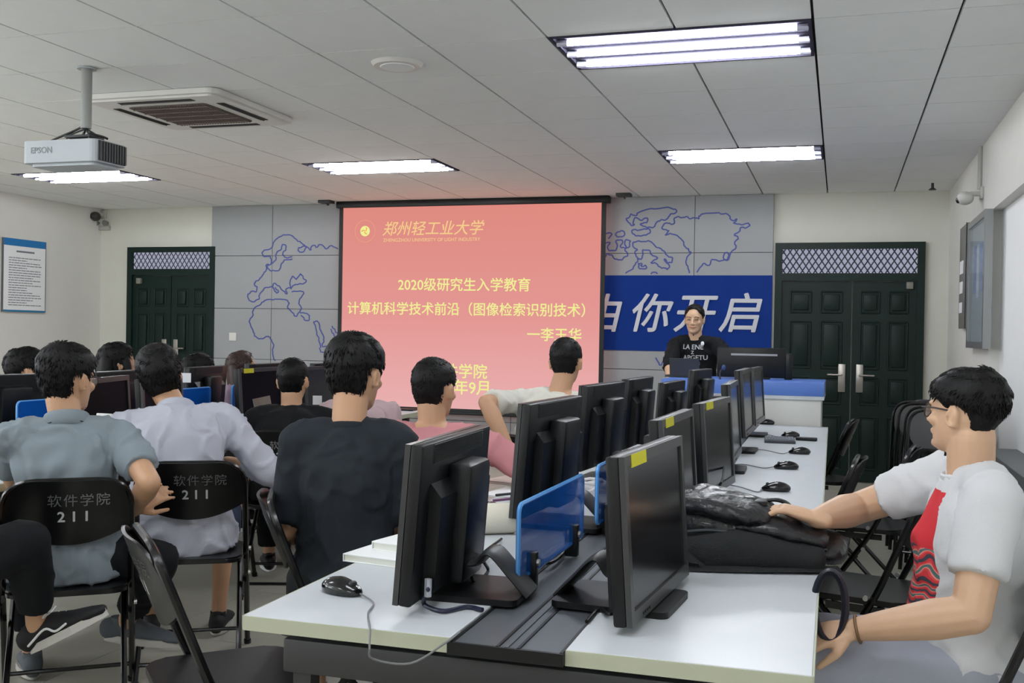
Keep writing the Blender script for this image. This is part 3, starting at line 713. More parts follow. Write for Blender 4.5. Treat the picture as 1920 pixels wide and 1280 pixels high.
cable([onz(1305, 960, TZ+.006), onz(1330, 930, TZ+.006), onz(1352, 905, TZ+.1), onz(1358, 870, TZ+.1)], .004, M_blk, 'black cable hanging behind the third right-facing monitor')
bm = bmesh.new(); random.seed(5)
c0 = onz(1085, 912, TZ+.03)
pts = [c0+Vector((.09*math.cos(t*2.1)*(1+.2*math.sin(t*5)), .07*math.sin(t*2.1), .02*math.sin(t*3.3)+.005)) for t in [i*.2 for i in range(48)]]
tube(bm, pts, .006, 6); o = fin('cable_bundle', bm, mat('cable_white', (225, 222, 222), .5), None, True); tag(o, 'coiled white cable bundle on the tray behind the nearest blue partition', 'cable')
# white rolled tissue / cup lying behind the first monitor
r = empty('paper_roll'); p = onz(925, 1000, TZ); r.location = (p.x, p.y, TZ+.045); r.rotation_euler = (0, 0, math.radians(-58)); tag(r, 'cream paper roll lying on its side by the nearest monitor back', 'roll')
bm = bmesh.new(); tube(bm, [(0, -.07, 0), (0, -.06, 0), (0, .06, 0), (0, .065, 0)], [.043, .045, .045, .04], 24, cap='flat'); fin('roll', bm, mat('cream', (224, 218, 200), .6), r, True)
bm = bmesh.new(); tube(bm, [(0, -.072, 0), (0, -.069, 0)], .03, 20, cap='flat'); fin('dark_opening', bm, M_blk, r)
# books
def book(px0, py0, dx, dy, h, rz, z, label, name='notebook', m=None, page_open=False):
    p = onz(px0, py0, z); r = empty(name, (p.x, p.y, z), math.radians(rz)); tag(r, label, 'book')
    bx('pages', (.002, dx-.002, .002, dy-.002, .003, h-.003), mat('page_edge', (225, 226, 216), .8), r)
    bx('cover', (0, dx, 0, dy, h-.003, h), m or M_paper, r, bev=.001); bx('cover', (0, dx, 0, dy, 0, .003), m or M_paper, r, bev=.001)
    bx('spine', (-.002, 0, 0, dy, 0, h), m or M_paper, r)
    return r
book(644, 1052, .30, .20, .02, -8, TZ, 'open white book lying at the left edge of the bench', 'book')
book(698, 1030, .20, .15, .022, -12, TZ+.02, 'thick white booklet stacked on the open book', 'booklet')
book(900, 930, .12, .2, .008, -10, TZ, 'thin white notebook beside the pink-shirted student')
book(905, 905, .14, .2, .012, -14, TZ, 'magazine with a coloured edge beside the pink-shirted student', 'magazine', mat('mag', (214, 190, 178), .5, var=.3, vscale=18))
for k, (px, py, c, lb) in enumerate(((925, 938, (120, 70, 110), 'purple pen on the bench'), (930, 928, (40, 40, 44), 'black pen on the bench'))):
    p = onz(px, py, TZ+.018); o = tb('pen', [p, p+Vector((.07, .1, 0)), p+Vector((.075, .107, 0))], [.005, .005, .002], mat('pen%d' % k, c, .4)); tag(o, lb, 'pen')
# things on the left bench
lp_ = empty('laptop', at(505, 800, 5.75)); lp_.location.z = TZ; lp_.rotation_euler.z = math.radians(-75); tag(lp_, 'open grey laptop before the black-shirted student on the left bench', 'laptop')
bx('keyboard_base', (-.16, .16, 0, .22, 0, .014), mat('laptop_grey', (128, 128, 122), .5), lp_, bev=.003)
bm = bmesh.new(); box(bm, -.16, .16, -.006, 0, 0, .21, Matrix.Translation((0, 0, .014)) @ Matrix.Rotation(math.radians(12), 4, 'X')); fin('lid', bm, mat('laptop_grey2', (110, 112, 104), .5), lp_)
for x, y, lb in ((-3.05, 3.4, 'sheet of paper on the left bench before the pale polo student'), (-3.06, 4.0, 'sheet of paper under the arms of the white-shirted student')):
    o = bx('paper_sheet', (-.1, .1, -.14, .14, 0, .003), M_paper); o.location = (x, y, TZ); o.rotation_euler.z = .2; tag(o, lb, 'paper')
p = at(196, 800, 3.9); o = bx('phone', (-.035, .035, -.004, .004, -.02, .05), M_paper, None, bev=.003); o.location = p; tag(o, 'white phone held up by the student in the pale polo', 'phone')
o = bx('folder', (-.12, .12, -.05, .05, 0, .012), M_blk, None, bev=.003); p = onz(768, 768, TZ); o.location = (p.x-.05, p.y-.07, TZ); tag(o, 'dark flat folder on the far corner of the left bench', 'folder')

# ---------------------------------------------------------------- podium
pz = 1.03; pL, pR = -1.20, -.095; py0 = 7.42
r = empty('podium', ((pL+pR)/2, py0, 0)); tag(r, 'white lecture podium with a blue band along its top edge', 'podium')
W_ = (pR-pL)/2
bx('front_panel', (-W_+.02, W_-.02, 0, .03, 0, pz-.1), mat('podium_white', (222, 222, 216), .5, var=.02), r)
bx('side_panel', (-W_+.02, -W_+.05, .03, .7, 0, pz-.1), mat('podium_white', (0, 0, 0)), r); bx('side_panel', (W_-.05, W_-.02, .03, .7, 0, pz-.1), mat('podium_white', (0, 0, 0)), r)
bx('white_lip', (-W_, W_, -.02, .7, pz-.115, pz-.09), M_wht, r)
bx('blue_top', (-W_, W_, -.025, .72, pz-.09, pz), mat('podium_blue', (90, 128, 208), .4, var=.05), r, bev=.004)
bx('inner_shelf', (-W_+.05, W_-.05, .03, .7, pz-.16, pz-.14), M_wht, r)
# big black console monitor on the podium
p = at(1412, 700, 7.7); r = empty('console_monitor', (p.x, p.y, pz), math.radians(4)); tag(r, 'broad black podium screen seen from behind with a silver strip', 'monitor')
bx('shell', (-.26, .23, -.03, .02, .01, .228), M_blk, r, bev=.01); bx('silver_strip', (-.16, .17, -.036, -.03, .17, .184), mat('silver', (165, 165, 170), .35, metal=.5), r)
bx('stand_foot', (-.12, .12, -.06, .1, 0, .015), M_blk, r, bev=.004)
bx('side_box', (.22, .28, -.02, .1, .0, .19), M_blk, r, bev=.01)
p = at(1284, 700, 7.75); r = empty('lecturer_laptop', (p.x, p.y, pz), math.radians(176)); tag(r, 'open dark grey laptop in front of the lecturer', 'laptop')
bx('base', (-.15, .15, -.0, .2, 0, .015), M_dgrey, r, bev=.003).location = (0, -.2, 0)
bm = bmesh.new(); box(bm, -.11, .11, 0, .008, 0, .13, Matrix.Rotation(math.radians(-12), 4, 'X')); fin('lid', bm, mat('lid_grey', (58, 60, 64), .4), r).location = (0, .0, .014)
# dark flower-like desk lamp / microphone clutter
r = empty('microphone', (at(1350, 710, 7.5).x, 7.6, pz)); tag(r, 'small blue-grey gooseneck microphone on the podium edge', 'microphone')
tb('neck', spline([(0, 0, 0), (0, 0, .05), (.02, 0, .08)], 5), .006, M_dgrey, r); bm = bmesh.new(); ell(bm, (.025, 0, .085), (.015, .015, .02)); fin('head', bm, mat('mic_blue', (60, 80, 130), .5), r, True)

# ---------------------------------------------------------------- folding chairs
def rtube(bm, pts, r_, n=6, seg=8, rad=.09):
    """polyline with rounded corners"""
    P = [Vector(p) for p in pts]; out = [P[0]]
    for i in range(1, len(P)-1):
        a = (P[i-1]-P[i]); b = (P[i+1]-P[i]); ra = min(rad, a.length*.48, b.length*.48); a.normalize(); b.normalize()
        s_, e_ = P[i]+a*ra, P[i]+b*ra
        for k in range(n+1):
            t = k/n; out.append(s_*(1-t)**2+P[i]*2*t*(1-t)+e_*t*t)
    out.append(P[-1]); tube(bm, out, r_, seg, ref=(1, 0, 0), cap='flat')
def make_chair(txt=True):
    """black steel folding chair, sitter faces +Y"""
    r = empty('folding_chair')
    bm = bmesh.new(); rtube(bm, [(-.215, .24, 0), (-.205, -.06, .44), (-.195, -.21, .82), (.195, -.21, .82), (.205, -.06, .44), (.215, .24, 0)], .0115, rad=.10)
    fr = fin('back_frame', bm, M_tubeb, r, True)
    bm = bmesh.new(); rtube(bm, [(-.185, -.27, 0), (-.18, .13, .415), (.18, .13, .415), (.185, -.27, 0)], .0105, rad=.03)
    fin('rear_leg_frame', bm, M_tubeb, r, True)
    tb('crossbar', [(-.21, .185, .08), (.21, .185, .08)], .008, M_tubeb, r); tb('crossbar', [(-.185, -.205, .065), (.185, -.205, .065)], .008, M_tubeb, r)
    # seat pan
    bm = bmesh.new(); prism(bm, rsq(-.19, .19, -.18, .2, .06, 5), .432, .452)
    bmesh.ops.bevel(bm, geom=[e for e in bm.edges if abs(e.verts[0].co.z-e.verts[1].co.z) < 1e-5 and e.verts[0].co.z > .45], offset=.008, segments=2, affect='EDGES')
    fin('seat', bm, M_chair, r, True)
    # backrest: panel following the bent tube, lower edge bowed
    bm = bmesh.new(); n = 18; cols = []
    for i in range(n+1):
        x = -.197+.394*i/n; u = abs(x)/.197
        zt = .826-(.0 if u < .52 else .1*(1-math.sqrt(max(0, 1-((u-.52)/.48)**2))))
        zb = .60+.06*u*u; cur = -.035*(1-u*u)
        ln = []
        for z in (zb, (zb*.7+zt*.3), (zb*.3+zt*.7), zt):
            y = -.21+(.82-z)*.39+cur
            ln.append((bm.verts.new((x, y, z)), bm.verts.new((x, y-.009, z))))
        cols.append(ln)
    for a, b in zip(cols, cols[1:]):
        for k in range(3):
            bm.faces.new((a[k][0], b[k][0], b[k+1][0], a[k+1][0])); bm.faces.new((a[k][1], a[k+1][1], b[k+1][1], b[k][1]))
        bm.faces.new((a[0][0], a[0][1], b[0][1], b[0][0])); bm.faces.new((a[3][0], b[3][0], b[3][1], a[3][1]))
    for c in (cols[0], cols[-1]):
        for k in range(3): bm.faces.new((c[k][0], c[k+1][0], c[k+1][1], c[k][1]))
    bk = fin('backrest', bm, M_chair, r, True)
    if txt:
        tm = text('stencil_text', '软件学院', .046, M_txt, Matrix.Translation((0, 0, 0)), bk, bold=.0, ext=.0006, sp=1.15)
        t2 = text('stencil_text', '2 1 1', .05, M_txt, Matrix.Translation((-.015, -.055, 0)), bk, bold=.0012, ext=.0006)
        for t in (tm, t2):
            for v in t.data.vertices:
                x, zz = v.co.x+.035, .755+v.co.y; u = abs(x)/.197
                v.co = Vector((x, -.21+(.82-zz)*.39-.035*(1-u*u)-.0105-abs(v.co.z), zz))
    for s_ in (-1, 1):
        for (y, z) in ((-.0, .46), (.02, .36)):
            tb('rivet', [(s_*.214, y-.06+.02, z), (s_*.224, y-.06+.02, z)], .009, M_rivet, r, seg=10)
        tb('foot_cap', [(s_*.215, .24, .0), (s_*.2145, .226, .02)], .015, M_blk, r); tb('foot_cap', [(s_*.185, -.27, .0), (s_*.185, -.255, .02)], .014, M_blk, r)
        bm = bmesh.new(); box(bm, s_*.2-.004, s_*.2+.004, -.1, .1, .405, .43); fin('hinge_bracket', bm, M_tubeb, r)
    return r
CH = None
def chair(x, y, yaw, label, group='black folding chairs at the benches', sc=1.):
    global CH
    if CH is None: CH = make_chair(); o = CH
    else: o = copy_tree(CH)
    o.location = (x, y, 0); o.rotation_euler.z = math.radians(yaw); tag(o, label, 'chair', group); return o
def make_folded():
    r = empty('folded_chair')
    bm = bmesh.new(); rtube(bm, [(-.21, 0, 0), (-.2, 0, .92), (.2, 0, .92), (.21, 0, 0)], .0115, rad=.1); fin('back_frame', bm, M_tubeb, r, True)
    bm = bmesh.new(); rtube(bm, [(-.185, .03, .04), (-.18, .03, .52), (.18, .03, .52), (.185, .03, .04)], .0105, rad=.03); fin('rear_leg_frame', bm, M_tubeb, r, True)
    bm = bmesh.new(); prism(bm, rsq(-.19, .19, .22, .6, .06, 4), -.01, .01, Matrix.Translation((0, .015, 0)) @ Matrix.Rotation(PI/2, 4, 'X')); fin('seat', bm, M_chair, r)
    bm = bmesh.new(); prism(bm, rsq(-.195, .195, .7, .92, .08, 4), -.008, .008, Matrix.Rotation(PI/2, 4, 'X')); fin('backrest', bm, M_chair, r)
    tb('crossbar', [(-.21, 0, .1), (.21, 0, .1)], .008, M_tubeb, r)
    return r

# ================================================================ PEOPLE
def interp(tab, z):
    if z <= tab[0][0]: return tab[0][1]
    for (a, va), (b, vb) in zip(tab, tab[1:]):
        if z <= b: t = (z-a)/(b-a); t = t*t*(3-2*t)*.5+t*.5; return va+(vb-va)*t
    return tab[-1][1]
HW = [(-.122, .008), (-.116, .024), (-.1, .043), (-.075, .057), (-.04, .068), (0, .0745), (.04, .0765), (.075, .068), (.1, .048), (.114, .026), (.12, .004)]
HF = [(-.122, .06), (-.116, .076), (-.1, .085), (-.082, .083), (-.06, .087), (-.04, .086), (-.01, .083), (.012, .088), (.03, .093), (.055, .091), (.08, .078), (.1, .052), (.114, .024), (.12, -.008)]
HB = [(-.122, .03), (-.116, .01), (-.1, -.02), (-.075, -.055), (-.04, -.082), (0, -.1), (.04, -.106), (.075, -.096), (.1, -.07), (.114, -.042), (.12, -.016)]
def headpt(az, z, off=0.):
    """az from front (+Y) ; returns point"""
    w_, f, b = interp(HW, z), interp(HF, z), interp(HB, z); cy = (f+b)/2; d = (f-b)/2
    s, c = math.sin(az), math.cos(az); e = .92
    x = (w_+off)*math.copysign(abs(s)**e, s); y = cy+(d+off)*math.copysign(abs(c)**e, c)
    return Vector((x, y, z))
def head_bm(bm, M, face=True):
    zs = [-.122, -.119, -.112, -.1, -.085, -.07, -.05, -.03, -.01, .01, .03, .05, .07, .085, .1, .11, .116, .12]; n = 28; rings = []
    for z in zs: rings.append([bm.verts.new(M @ headpt(2*PI*k/n, z)) for k in range(n)])
    for a, b in zip(rings, rings[1:]):
        for k in range(n): bm.faces.new((a[k], a[(k+1) % n], b[(k+1) % n], b[k]))
    bm.faces.new(rings[0][::-1]); bm.faces.new(rings[-1])
    R3 = M
    def E_(c, r, rot=None):
        q = M @ (Matrix.Translation(c) @ (rot or Matrix.Identity(4)))
        res = bmesh.ops.create_uvsphere(bm, u_segments=12, v_segments=8, radius=1)
        for v in res['verts']: v.co = q @ Vector((v.co.x*r[0], v.co.y*r[1], v.co.z*r[2]))
    for s in (-1, 1):
        E_((s*.077, -.012, -.008), (.0075, .018, .031), Matrix.Rotation(-.2, 4, 'X') @ Matrix.Rotation(s*.35, 4, 'Z'))
        E_((s*.084, -.022, .004), (.006, .008, .018), Matrix.Rotation(s*.3, 4, 'Z'))
        tube(bm, [M @ Vector((s*(.083+.004*math.cos(t)*-1), -.012-.0165*math.cos(t)-.003*math.sin(t), -.004+.029*math.sin(t))) for t in [2*PI*i/16 for i in range(16)]], [.0042*M.to_scale().x]*16, 6, closed=True)
    if face:
        sc_ = M.to_scale().x
        tube(bm, [M @ Vector((0, .088, .008)), M @ Vector((0, .097, -.012)), M @ Vector((0, .108, -.033))], [(.008*sc_, .01*sc_), (.010*sc_, .012*sc_), (.014*sc_, .011*sc_)], 10, ref=M.to_3x3() @ Vector((1, 0, 0)))
        for s in (-1, 1):
            E_((s*.014, .094, -.036), (.009, .01, .008)); E_((s*.03, .083, .022), (.024, .012, .007)); E_((s*.04, .066, -.025), (.025, .02, .02))
            E_((s*.032, .078, .003), (.015, .011, .010))
        E_((0, .088, -.061), (.024, .009, .006)); E_((0, .087, -.070), (.021, .009, .006)); E_((0, .075, -.1), (.02, .02, .016))
def hand(bm, wr, d, n_, s=1., curl=.5, thumb=1, spread=.1, thumb_dir=None):
    """wr wrist pos, d direction of the palm, n_ palm normal (towards the palm side); thumb +1 on side d x n"""
    d = d.normalized(); n_ = (n_-d*n_.dot(d)).normalized(); sd = d.cross(n_).normalized()*thumb
    L = .085*s
    tube(bm, [wr-d*.02, wr, wr+d*.045*s, wr+d*L], [(.027*s, .02*s), (.029*s, .018*s), (.040*s, .017*s), (.041*s, .013*s)], 10, ref=sd)
    tipdir = []
    for k, (o, l) in enumerate(((.030, .070), (.0105, .078), (-.0095, .073), (-.029, .058))):
        o *= 1.05; base = wr+d*(L-.008)+sd*o*s; dd = (d+sd*spread*(1.5-k)*.5).normalized(); p = [base]; a = curl*.5
        q = base
        for sgl in (.46, .30, .24):
            q = q+(dd*math.cos(a)+n_*math.sin(a))*l*s*sgl; p.append(q); a += curl*.75
        tube(bm, p, [.0092*s, .0085*s, .0078*s, .0066*s], 8, ref=sd)
    b = wr+d*.025*s+sd*.026*s+n_*.006; t = (sd*.75+d*.75+n_*.25).normalized(); u = (sd*.3+d+n_*.35).normalized()
    tube(bm, [b, b+t*.034*s, b+t*.034*s+u*.03*s, b+t*.034*s+u*.052*s], [.013*s, .0115*s, .0095*s, .0078*s], 8, ref=n_)
def ik(a, b, l1, l2, hint):
    d = b-a; L = min(d.length, (l1+l2)*.995); dn = d.normalized(); b2 = a+dn*L
    x = (l1*l1-l2*l2+L*L)/(2*L); h = math.sqrt(max(1e-6, l1*l1-x*x)); hv = (hint-dn*hint.dot(dn)).normalized()
    return a+dn*x+hv*h, b2
def fabric(name, rgb, rough=.85, var=.06):
    return mat('fabric_'+name, rgb, rough, bump=.12, bscale=260, var=var, vscale=9, spec=.25)
def wrinkle(me, amp, freq=9., seed=0., vert=(1, 1, .55)):
    off = Vector((seed*3.1, seed*1.7, seed*.9)); me.calc_loop_triangles()
    ns = [v.normal.copy() for v in me.vertices]
    for v, nn in zip(me.vertices, ns):
        p = Vector((v.co.x*vert[0], v.co.y*vert[1], v.co.z*vert[2]))*freq+off
        wv = noise.noise_vector(p*.6)*1.2
        a = max(0, 1-4.2*abs(noise.noise(p+wv))); b = noise.noise(p*1.7+wv)
        v.co += nn*(amp*(a*a*.75+b*.6))
def shoe(parent, ank, toe, m_up, m_sole, laces=False, size=.275, m_lace=None, name='shoe'):
    """ank = ankle joint; toe = unit direction; up guess Z"""
    t = toe.normalized(); up = Vector((0, 0, 1)); up = (up-t*up.dot(t)).normalized(); sd = t.cross(up)
    M = Matrix(((sd.x, t.x, up.x, 0), (sd.y, t.y, up.y, 0), (sd.z, t.z, up.z, 0), (0, 0, 0, 1))); M.translation = ank-up*.085-t*.0
    P = lambda x, y, z: M @ Vector((x, y, z))
    bm = bmesh.new()
    tube(bm, [P(0, -.055, .045), P(0, -.02, .052), P(0, .05, .05), P(0, .11, .038), P(0, .17, .03), P(0, .2, .026)], [(.033, .04), (.038, .048), (.041, .042), (.045, .03), (.042, .022), (.03, .016)], 16, ref=sd)
    tube(bm, [P(0, -.01, .05), P(0, -.012, .092)], [(.038, .05), (.034, .042)], 14, ref=sd, cap='flat')
    u = fin(name, bm, m_up, parent, True)
    bm = bmesh.new(); poly = []
    for k in range(28):
        a = 2*PI*k/28; y = .075+.14*math.cos(a)*1.0; wd = .038+.008*math.sin((y+.06)/.28*PI) + (.004 if y > .1 else 0); poly.append((wd*math.sin(a), y))
    prism(bm, poly, 0, .026, M); fin('sole', bm, m_sole, u)
    if laces:
        bm = bmesh.new()
        for k in range(4):
            y = .05+k*.022; tube(bm, [P(-.025, y, .075-k*.008), P(0, y+.004, .09-k*.009), P(.025, y, .075-k*.008)], .0035, 6)
        for s in (-1, 1): tube(bm, spline([P(0, .05, .09), P(s*.03, .06, .1), P(s*.04, .04, .09), P(s*.012, .052, .092)], 5), .0028, 6)
        tube(bm, spline([P(-.041, -.04, .03), P(-.044, .03, .055), P(-.047, .06, .034), P(-.047, .1, .04)], 5), .004, 6)
        tube(bm, spline([P(.041, -.04, .03), P(.044, .03, .055), P(.047, .06, .034), P(.047, .1, .04)], 5), .004, 6)
        fin('laces', bm, m_lace or M_paper, u, True)
    return u
def hair_mesh(style, seed, M, vs=1.0):
    """closed cap whose offset dips under the skin below the hairline, plus tapered locks"""
    rnd = random.Random(seed)
    def line(az):
        a = abs((az+PI) % (2*PI)-PI)*180/PI
        if style == 'long': T = [(0, .07), (40, .045), (60, -.02), (80, -.10), (180, -.13)]
        elif style == 'under': T = [(0, .058), (25, .05), (42, .035), (62, .025), (80, .0), (94, .022), (112, .004), (130, -.045), (155, -.08), (180, -.088)]
        elif style == 'mop': T = [(0, .02), (30, .01), (55, .0), (75, -.018), (92, .012), (110, .012), (128, -.06), (150, -.088), (180, -.096)]
        elif style == 'short': T = [(0, .083), (28, .078), (45, .05), (62, .035), (80, -.01), (92, .022), (112, .012), (126, -.05), (150, -.085), (180, -.092)]
        else: T = [(0, .068), (30, .06), (50, .045), (65, .02), (80, -.012), (92, .022), (112, .012), (126, -.055), (150, -.088), (180, -.096)]
        return interp(T, a)
    def thick(az, z):
        a = abs((az+PI) % (2*PI)-PI)*180/PI
        top = max(0, min(1, (z-.02)/.07)); bk = max(0, min(1, (a-80)/80))
        if style == 'under': return .0012+.020*max(0, min(1, (z-.015)/.06))+.016*bk*max(0, min(1, (z+.055)/.08))*.6
        if style == 'mop': return .012+.012*top+.006*bk
        if style == 'short': return .005+.009*top+.005*bk
        if style == 'long': return .012+.012*top
        return .009+.014*top+.006*bk
    bm = bmesh.new(); n = 48; zs = [-.135+.0105*i for i in range(24)]+[.112, .117, .1195]; rings = []
    for z in zs:
        ring = []
        for k in range(n):
            az = 2*PI*k/n; zz = min(z, .1199); L = line(az); q = max(0, min(1, (z-L)/.016)); q = q*q*(3-2*q)
            nz = noise.noise(Vector((math.sin(az)*3, math.cos(az)*3, z*22+seed)))*.0035+noise.noise(Vector((math.sin(az)*9, math.cos(az)*9, z*50+seed)))*.0018
            off = -.012+(thick(az, z)+nz+.012)*q
            p = headpt(az, zz, off); tt = thick(az, z)
            if z > .06: p.z += (z-.06)/.06*tt*.9
            ring.append(bm.verts.new(M @ p))
        rings.append(ring)
    for a, b in zip(rings, rings[1:]):
        for k in range(n): bm.faces.new((a[k], a[(k+1) % n], b[(k+1) % n], b[k]))
    bm.faces.new(rings[0][::-1]); bm.faces.new(rings[-1])
    cnt = {'under': 2600, 'short': 1200}.get(style, 2000)
    for _ in range(cnt):
        az = rnd.uniform(0, 2*PI); z = rnd.uniform(-.08, .1195)
        if rnd.random() < .3: z = rnd.uniform(.08, .1195)
        if z < line(az)+.010: continue
        tt = thick(az, z)
        if style == 'under' and tt < .009: continue
        p = headpt(az, z, tt-.0015); p.z += max(0, (z-.06)/.06*tt*.9)
        nn = Vector((p.x/.076**2, (p.y+.008)/.1**2, p.z/.125**2)).normalized()
        crown = Vector((.01, -.05, .13)); fl = (p-crown)
        if z > .05: fl = fl*1.0+Vector((0, .02, 0))
        else: fl = Vector((p.x*.2, p.y*.2, -1))
        fl = fl.normalized()+Vector((rnd.uniform(-.35, .35), rnd.uniform(-.35, .35), rnd.uniform(-.2, .2)))
        fl = (fl-nn*fl.dot(nn)).normalized()
        ln = rnd.uniform(.012, .024)*(1.0 if style != 'short' else .5); w_ = rnd.uniform(.0016, .0032)
        lift = rnd.uniform(-.003, .0022); mid = p+fl*ln*.5+nn*.0012; tip = p+fl*ln+nn*lift-nn*ln*ln*3
        sd = fl.cross(nn).normalized()
        v = [M @ (p-sd*w_-nn*.002), M @ (p+sd*w_-nn*.002), M @ (p+nn*.0012), M @ (mid-sd*w_-nn*.0015), M @ (mid+sd*w_-nn*.0015), M @ (mid+nn*.0012), M @ tip]
        V = [bm.verts.new(x) for x in v]
        for f in ((0, 1, 4, 3), (1, 2, 5, 4), (2, 0, 3, 5), (3, 4, 6), (4, 5, 6), (5, 3, 6)): bm.faces.new([V[i] for i in f])
    if style == 'long':
        R = M
        for s in (-1, 0, 1):
            pts = [M @ Vector((s*.035, -.07, .04)), M @ Vector((s*.055, -.105, -.05)), M @ Vector((s*.07, -.13, -.14)), M @ Vector((s*.065, -.15, -.27)), M @ Vector((s*.05, -.14, -.38))]
            tube(bm, spline(pts, 5), [(.055-.0010*i, .045-.0010*i) for i in range(21)], 12, ref=M.to_3x3() @ Vector((1, 0, 0)))
        for s in (-1, 1):
            pts = [M @ Vector((s*.06, .03, .06)), M @ Vector((s*.082, .03, -.02)), M @ Vector((s*.083, .025, -.1)), M @ Vector((s*.07, .03, -.22)), M @ Vector((s*.06, .035, -.3))]
            tube(bm, spline(pts, 5), [(.02-.0004*i, .03-.0008*i) for i in range(21)], 10, ref=M.to_3x3() @ Vector((1, 0, 0)))
    return bm

def person(label, hx, dep, yaw, **k):
    """hx = (px,py) of head centre in the photo, dep its axis depth; yaw: heading of the pelvis (deg CCW from +Y).
    The hip is placed so that the head lands there."""
    g = k.get; rad = math.radians
    Hw = at(hx[0], hx[1], dep)
    stand = g('stand', False); sz = g('seat', .45)
    lean, side, twist = rad(g('lean', 8)), rad(g('side', 0)), rad(g('twist', 0))
    sc = g('sc', 1.)
    pz_ = sz+.085 if not stand else .90*sc
    up = Vector((math.sin(side), math.sin(lean), math.cos(lean)*math.cos(side))).normalized()
    hoff = Vector((g('hdx', 0.), g('hdy', .03), .150*sc-.15+g('neck', .15))); nl = (Hw.z-hoff.z-pz_)/up.z if not stand else g('tl', .52)
    N = Vector((0, 0, pz_))+up*nl; Hc = N+hoff
    rz = Matrix.Rotation(rad(yaw), 4, 'Z'); hw = rz @ Vector((Hc.x, Hc.y, 0))
    root = empty('person', (Hw.x-hw.x, Hw.y-hw.y, 0), rad(yaw))
    if stand: pass
    inv = (Matrix.Translation(root.location) @ rz).inverted()
    W2L = lambda p: inv @ Vector(p); D2L = lambda d: (inv.to_3x3() @ Vector(d)).normalized()
    Pv = Vector((0, 0, pz_)); Tw = Matrix.Rotation(twist, 3, 'Z')
    cs = Tw @ Vector((1, 0, 0)); cs = (cs-up*cs.dot(up)).normalized(); fw = up.cross(cs)
    slouch = g('slouch', .04); wd = g('width', 1.)*sc
    def sp(t): return Pv+up*(nl*t)-fw*(slouch*math.sin(PI*min(1, t)))
    shz = g('shrug', 0.)
    ShL, ShR = sp(.89)-cs*.175*wd+up*(shz+g('shL', 0)), sp(.89)+cs*.175*wd+up*(shz+g('shR', 0))
    # ---- limbs
    ua, fa = .285*sc, .255*sc
    arms = []
    for nm, sh, sgn in (('L', ShL, -1), ('R', ShR, 1)):
        a = g('arm'+nm)
        if a is None: tgt = sh+Vector((sgn*-.02, .26, -.36)); hint = Vector((sgn*.22, -.5, -.6))
        elif a == 'down': tgt = sh+Vector((sgn*.04, .05, -.5)); hint = Vector((sgn*.3, -1, 0))
        else: tgt = W2L(at(*a[0])) if abs(a[0][1]) > 20 else Vector(a[0]); hint = D2L(a[1]) if len(a) > 1 else Vector((sgn*.5, -.4, -.6))
        el_, wr = ik(sh, tgt, ua, fa, hint); arms.append((sh, el_, wr, sgn, nm))
    Rh = Matrix.Rotation(rad(g('hyaw', 0)), 4, 'Z') @ Matrix.Rotation(rad(-g('hpitch', 0)), 4, 'X') @ Matrix.Rotation(rad(g('hroll', 0)), 4, 'Y')
    hs = g('hsc', .96)*sc
    HM = Matrix.Translation(Hc) @ Rh @ Matrix.Scale(hs, 4)
    vox = g('vox', .0065)
    bm = bmesh.new(); head_bm(bm, HM, g('face', True))
    nk = HM @ Vector((0, -.03, -.06))
    tube(bm, [sp(.86), N-fw*.005, nk], [(.062*sc, .06*sc), (.055*sc, .056*sc), (.055*sc, .056*sc)], 16, ref=cs)
    tors = [(0, .14, .10), (.15, .145, .1), (.4, .13, .09), (.65, .15, .1), (.82, .155, .085), (.92, .10, .065)]
    tube(bm, [sp(t) for t, a, b in tors], [(a*wd, b*wd) for t, a, b in tors], 18, ref=cs)
    bulk = g('bulk', 1.)
    for sh, e_, wr, sgn, nm in arms:
        tube(bm, [sp(.9)+cs*sgn*.06, sh], [.04*sc, .046*sc], 10, ref=(0, 1, 0))
        tube(bm, [sh, (sh+e_)/2, e_], [.044*sc, .044*sc*bulk, .039*sc*bulk], 12); tube(bm, [e_, e_.lerp(wr, .3), e_.lerp(wr, .75), wr], [.039*sc*bulk, .042*sc*bulk, .031*sc*bulk, .026*sc], 12)
        hd = g('hand'+nm, {})
        d = (wr-e_).normalized(); d2 = D2L(hd['d']) if 'd' in hd else d; n_ = D2L(hd['n']) if 'n' in hd else Vector((-sgn*.4, .0, -.9))
        hand(bm, wr, d2, n_, sc, hd.get('curl', .6), hd.get('thumb', 1 if sgn < 0 else -1), hd.get('spread', .12))
    legs = []
    for sgn, nm in ((-1, 'L'), (1, 'R')):
        hp = Pv+Vector((sgn*.09*sc, .02, -.01)); lg = g('leg'+nm)
        if stand: kn, an, toe = hp+Vector((sgn*.01, .03, -.40*sc)), Vector((hp.x+sgn*.02, .0, .09)), Vector((sgn*.2, 1, 0))
        elif lg is None: kn, an, toe = hp+Vector((sgn*.07, .41*sc, .0)), Vector((sgn*.14, .40*sc, .09)), Vector((sgn*.15, 1, 0))
        else:
            kn = W2L(at(*lg[0])) if abs(lg[0][1]) > 20 else Vector(lg[0]); an = W2L(at(*lg[1])) if abs(lg[1][1]) > 20 else Vector(lg[1]); toe = D2L(lg[2])
        legs.append((hp, kn, an, toe))
        tube(bm, [hp, kn], [.07*sc, .05*sc], 12); tube(bm, [kn, kn.lerp(an, .3), kn.lerp(an, .85), an-Vector((0, 0, .03))], [.05*sc, .05*sc, .034*sc, .034*sc], 12)
    me = remesh(bm, vox, 5); body = link('body', me, g('skin', M_skin), root)
    # ---- clothes
    bm = bmesh.new(); vs_ = .0115; pad = .016
    T_ = [(-.16, .20, .152), (.0, .196, .148), (.15, .178, .135), (.4, .158, .122), (.65, .172, .128), (.82, .178, .11), (.93, .125, .082), (.985, .075, .068)]
